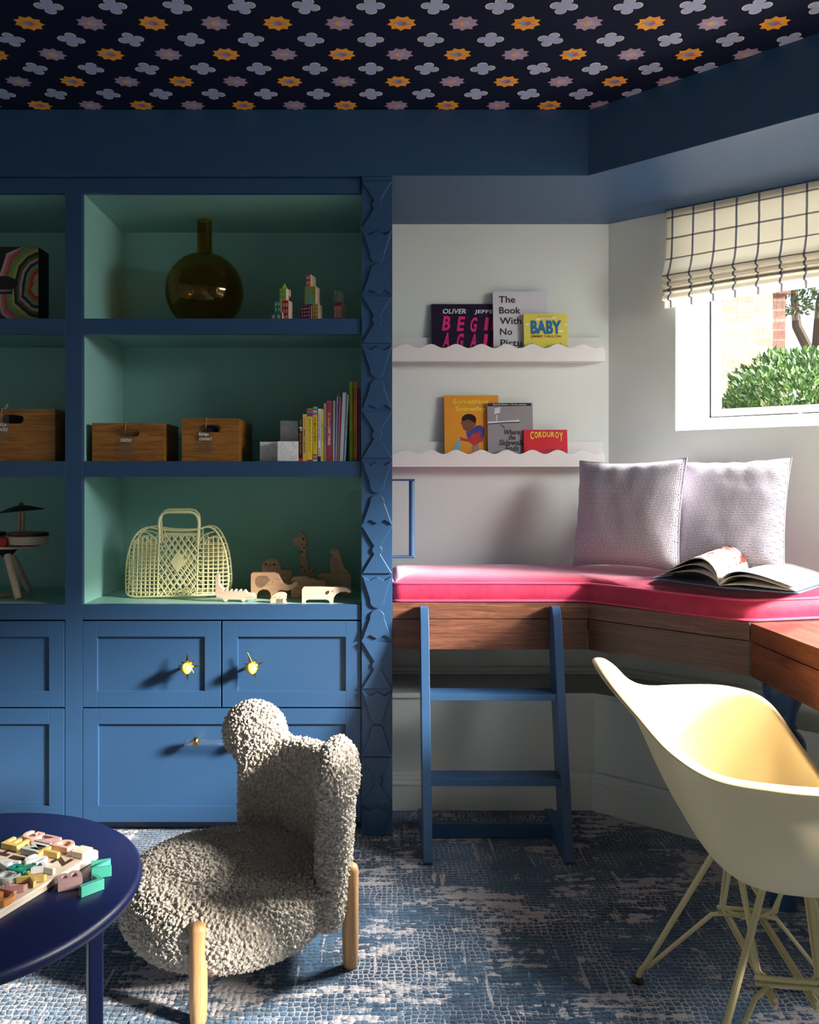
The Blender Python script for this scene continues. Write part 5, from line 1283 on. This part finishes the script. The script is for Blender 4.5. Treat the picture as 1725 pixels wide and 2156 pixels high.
def letter(ch, px, py, col, label, w=.031, h=.039, onboard=True, right=None, up=None, th=.013):
    zt2 = (zp + th * .85) if onboard else zt_ + .0004 + th
    q = G(px, py, zt2)
    right = right or -e1; up = up or -e2
    m = M(); m.solid_text(ch, Vector((q.x, q.y, zt2)), right, up, w, h, th * (.80 if onboard else 1), bold=.022)
    o = m.build('puzzle_letter', lc[col], bevel=.0006, smooth=30)
    tag(o, label, 'wooden letter', 'wooden alphabet puzzle letters')
for a in (('G', 68, 1757, 'peach', 'peach letter G at the far corner of the puzzle board'), ('N', 101, 1766, 'mauve', 'mauve letter N in the far row of the board'), ('D', 137, 1775, 'peach', 'peach letter D in the far row next to the blank cream piece'),
          ('E', 32, 1771, 'yellow', 'yellow letter E at the left of the board, pushed into the second row'), ('M', 73, 1782, 'grey', 'sage grey letter M between the yellow E and T'), ('T', 106, 1791, 'yellow', 'yellow letter T beside the grey M'),
          ('S', 76, 1807, 'white', 'white letter S between the T and the R'), ('A', 13, 1815, 'white', 'white letter A at the picture edge on the board'), ('R', 45, 1824, 'green', 'dark green letter R, the only green one still on the board'),
          ('Y', 96, 1824, 'white', 'white letter Y next to the dark green R'), ('Q', 16, 1842, 'grey', 'sage grey letter Q below the white A'), ('X', 66, 1844, 'yellow', 'yellow letter X below the dark green R'),
          ('K', 25, 1864, 'pink', 'terracotta pink letter K at the near edge of the board'), ('C', 0, 1888, 'orange', 'orange letter cut by the picture edge')): letter(*a)
letter('I', 173, 1788, 'cream', 'unpainted cream block letter at the right corner of the board', w=.028, h=.026)
letter('B', 146, 1843, 'mauve', 'dusty mauve letter B lying beside the board on the table', onboard=False, right=Vector((-.42, .9, 0)).normalized(), up=Vector((-.9, -.42, 0)).normalized(), th=.018, w=.034, h=.040)
letter('L', 187, 1853, 'mint', 'mint green letter L lying on the blue table top', onboard=False, right=Vector((-.72, .69, 0)).normalized(), up=Vector((-.69, -.72, 0)).normalized(), th=.018, w=.030, h=.042)
letter('N', 213, 1818, 'mint', 'mint green letter N lying farthest right on the blue table', onboard=False, right=Vector((-.35, .94, 0)).normalized(), up=Vector((-.94, -.35, 0)).normalized(), th=.018, w=.034, h=.034)
m = M()
for ch, px, py in (('Z', 130, 1813), ('I', 38, 1807), ('H', 14, 1793)):
    q = G(px, py, zp); m.text(ch, Vector((q.x, q.y, zp + .0001)), -e1, -e2, .030 if ch != 'I' else .012, .034, out=.0003, bold=.05)
m.build('recess_shade', m_burn_shade, pz, recalc=False, smooth=0)  # flat dark letters paint the shade of hollows left by missing pieces
# ------------------------------------------------------------ boucle armchair
def bouclemat():
    m = Mat('cream_boucle_curls', .95, 0, .1); v = m.coord(); c1 = m.voro(v, 115, 'F1', 1.0); n = m.noise(v, 150, 3, .6, 1.5)
    m.setc(m.mix((c1 * .9 + n * .25).step(.15, .75), (.88, .80, .70), (.62, .54, .45)))
    m.b.inputs['Sheen Weight'].default_value = .4; m.b.inputs['Sheen Roughness'].default_value = .6
    m.bump((1 - c1) * 1.2 + n, 1.0, .006); return m.m
m_bou = bouclemat()
tx = bpy.data.textures.new('curls', 'VORONOI'); tx.noise_scale = .0078; tx.noise_intensity = 1.0; tx.distance_metric = 'DISTANCE'
tx2 = bpy.data.textures.new('tufts', 'CLOUDS'); tx2.noise_scale = .007; tx2.noise_depth = 2
def fluffy(o, vox=.0055):
    r = o.modifiers.new('join', 'REMESH'); r.mode = 'VOXEL'; r.voxel_size = vox
    s = o.modifiers.new('relax', 'SMOOTH'); s.factor = .8; s.iterations = 8
    ss = o.modifiers.new('fine', 'SUBSURF'); ss.levels = 1; ss.render_levels = 1
    d = o.modifiers.new('curls', 'DISPLACE'); d.texture = tx; d.strength = -.011; d.mid_level = .35; d.texture_coords = 'LOCAL'
    d = o.modifiers.new('tufts', 'DISPLACE'); d.texture = tx2; d.strength = .010; d.mid_level = .5; d.texture_coords = 'LOCAL'
SCc = Vector((-.350, 2.0)); 
ac = thing('armchair', 'small cream boucle armchair with bear ear back and oak peg legs', 'armchair', (SCc.x, SCc.y, 0))
m = M(); pr = []
R0, zb0, zt0 = .254, .072, .238
pr = [(0, zb0)]
for i in range(13): a = -PI / 2 + PI * i / 12 * .5; pr.append((R0 - .085 + .085 * math.cos(a), zb0 + .075 + .075 * math.sin(a)))
for i in range(1, 13): a = PI / 2 * i / 12; pr.append((R0 - .075 + .075 * math.cos(a), zt0 - .055 + .055 * math.sin(a)))
pr += [(R0 - .13, zt0 + .008), (.06, zt0 + .012), (0, zt0 + .012)]
m.lathe(pr, (SCc.x, SCc.y, 0), 64); seat = m.build('seat', m_bou, ac); fluffy(seat)
# back: curved slab around the rear of the seat with two round ears
ax = math.radians(36); Rb = .262; half = math.radians(58); tb_ = .046
m = M()
def slab(u, v):
    # closed rounded cross section swept along the arc; v goes round the section
    a = ax + half * (2 * u - 1); zt = .447 - .0 ; zb = .105
    sec = []
    return a
nu, nv = 48, 28; vs = []; fs = []
for i in range(nu + 1):
    u = i / nu; a = ax + half * (2 * u - 1); endk = min(1, min(u, 1 - u) / .05) ** .5
    ztop = .452 + .012 * math.cos((2 * u - 1) * PI / 2); zbot = .095 + .02 * (1 - endk)
    hw = (ztop - zbot) / 2; zc3 = (ztop + zbot) / 2; tt = tb_ * (.55 + .45 * endk)
    for j in range(nv):
        b = 2 * PI * j / nv; cb, sb = math.cos(b), math.sin(b)
        rr = Rb + tt * (abs(cb) ** .55) * (1 if cb > 0 else -1) * .9; zz = zc3 + hw * (abs(sb) ** .35) * (1 if sb > 0 else -1)
        lean = (zz - .25) * .06
        vs.append(Vector((SCc.x + (rr + lean) * math.cos(a), SCc.y + (rr + lean) * math.sin(a), zz)))
for i in range(nu):
    for j in range(nv):
        l = (j + 1) % nv; fs.append((i * nv + j, i * nv + l, (i + 1) * nv + l, (i + 1) * nv + j))
fs.append(list(range(nv))[::-1]); fs.append([nu * nv + j for j in range(nv)]); m.add(vs, fs)
for sgn in (-1, 1):
    a = ax + half * .83 * sgn; c = Vector((SCc.x + (Rb + .012) * math.cos(a), SCc.y + (Rb + .012) * math.sin(a), .462))
    q = M(); q.ball((0, 0, 0), 1, 32); T = Matrix.Translation(c) @ Matrix.Rotation(a, 4, 'Z') @ Matrix.Diagonal((.052, .094, .092, 1)); q.xf(T); m.add(q.v, q.f)
backo = m.build('backrest', m_bou, ac); fluffy(backo)
for (x, y, zt4) in ((-.37, 1.757, .215), (-.052, 1.963, .245), (-.568, 2.04, .215), (-.26, 2.262, .20)):
    m = M(); m.lathe([(0, 0), (.014, 0), (.0175, .006), (.0195, .05), (.0195, zt4 - .014), (.016, zt4 - .004), (.008, zt4), (0, zt4)], (x, y, 0), 28); m.build('leg', m_oak, ac, smooth=50)
# ------------------------------------------------------------ yellow shell armchair on wire base
C0 = Vector((.775, 1.623)); TH = math.radians(-8)
def loc(x, y, z): return Vector((C0.x + x * math.cos(TH) - y * math.sin(TH), C0.y + x * math.sin(TH) + y * math.cos(TH), z))
dc = thing('shell_armchair', 'pale yellow moulded shell armchair on a wire base in front of the desk', 'chair', (C0.x, C0.y, 0))
tab = [(0, .275, .0, .412), (25, .268, .125, .422), (42, .222, .238, .448), (56, .165, .290, .535), (70, .100, .308, .635), (90, .02, .318, .664), (110, -.075, .312, .666), (128, -.160, .285, .668), (143, -.215, .245, .693), (156, -.258, .195, .738), (168, -.288, .115, .768), (180, -.298, .0, .781)]
full = tab + [(360 - a, x, -y, z) for a, x, y, z in tab[-2:0:-1]]
def rim(t):
    n = len(full); x = t * n; i = int(x) % n; f = x - int(x)
    p = [Vector(full[(i + k - 1) % n][1:]) for k in range(4)]
    return .5 * ((2 * p[1]) + (p[2] - p[0]) * f + (2 * p[0] - 5 * p[1] + 4 * p[2] - p[3]) * f * f + (3 * p[1] - p[0] - 3 * p[2] + p[3]) * f ** 3)
cb0 = Vector((.01, 0, .398))
def shell(u, v):
    r = rim(u); hgt = (r.z - cb0.z); d = Vector((r.x - cb0.x, r.y - cb0.y)); isback = max(0, -r.x / .31) ** 2
    V = min(v, .90) / .90
    flare = .06 + .26 * isback
    a = V * PI / 2; g = (math.sin(a) ** .72) * (1 - flare) + flare * V ** (3.0 + 2 * isback); hh = (1 - math.cos(a) ** .9) if V < 1 else 1
    hh = hh * (1 - .0) 
    p = Vector((cb0.x + d.x * g, cb0.y + d.y * g, cb0.z + hgt * hh + .0))
    if v > .90:
        k = (v - .90) / .10; dn = d.normalized(); w = .030 * math.sin(k * PI / 2)
        p = Vector((cb0.x + d.x, cb0.y + d.y, r.z)) + Vector((dn.x * w, dn.y * w, .003 * math.sin(k * PI) - .004 * k * k))
    return loc(p.x, p.y, p.z)
m = M(); m.grid(shell, 128, 44, wrap=True); sh_ = m.build('shell', m_shell, dc, recalc=False, smooth=80)
bm = bmesh.new(); bm.from_mesh(sh_.data); bmesh.ops.remove_doubles(bm, verts=bm.verts, dist=1e-5); bmesh.ops.recalc_face_normals(bm, faces=bm.faces); bm.to_mesh(sh_.data); bm.free(); sh_.data.shade_smooth()
sm = sh_.modifiers.new('thickness', 'SOLIDIFY'); sm.thickness = .0045; sm.offset = 0
sb_ = sh_.modifiers.new('soft', 'SUBSURF'); sb_.levels = 1; sb_.render_levels = 1
rr = .0055
for sx_ in (-1, 1):
    for sy_ in (-1, 1):
        ft = Vector((-.200 if sx_ < 0 else .215, .252 * sy_, .012)); top = Vector((-.045 if sx_ < 0 else .11, .120 * sy_, .4075))
        m = M(); kn = ft + (top - ft) * .10
        m.tube([loc(*top), loc(*kn), loc(ft.x + (kn.x - ft.x) * .25, ft.y + (kn.y - ft.y) * .25, .028), loc(*ft)], rr * 1.15, 10)
        node = Vector((.035 * sx_, .125 * sy_, .235))
        m.tube([loc(kn.x - .004 * sx_, kn.y, kn.z - .006), loc(*(node + Vector((.03 * sx_, .02 * sy_, -.012)))), loc(*node), loc(*(node + Vector((-.05 * sx_, -.01 * sy_, .0))))], rr * .85, 8)
        lg = m.build('leg', m_wire, dc)
        q = M(); c = loc(*ft); q.lathe([(0, 0), (.012, 0), (.013, .006), (.008, .014), (0, .014)], (c.x, c.y, 0), 18); q.build('foot_pad', m_black, lg)
m = M()
for sy_ in (-1, 1):
    for sx_ in (-1, 1):
        m.tube([loc(.06 * sx_, .05 * sy_, .398), loc(.055 * sx_, .115 * sy_, .255), loc(.045 * sx_, .12 * sy_, .240), loc(-.03 * sx_, .12 * sy_, .240), loc(-.05 * sx_, .115 * sy_, .255), loc(-.06 * sx_, .02 * sy_, .398)], rr * .8, 8)
    for dz in (0, .012): m.tube([loc(-.06, .125 * sy_, .236 + dz), loc(.06, .125 * sy_, .236 + dz)], rr * .8, 8)
for sx_ in (-1, 1):
    for dz in (-.008, .004): m.tube([loc(.035 * sx_, -.16, .225 + dz), loc(.035 * sx_, .16, .225 + dz)], rr * .8, 8)
    m.tube([loc(.05 * sx_, -.13, .394), loc(.05 * sx_, .13, .394)], rr * .8, 8)
m.build('wire_brace', m_wire, dc)
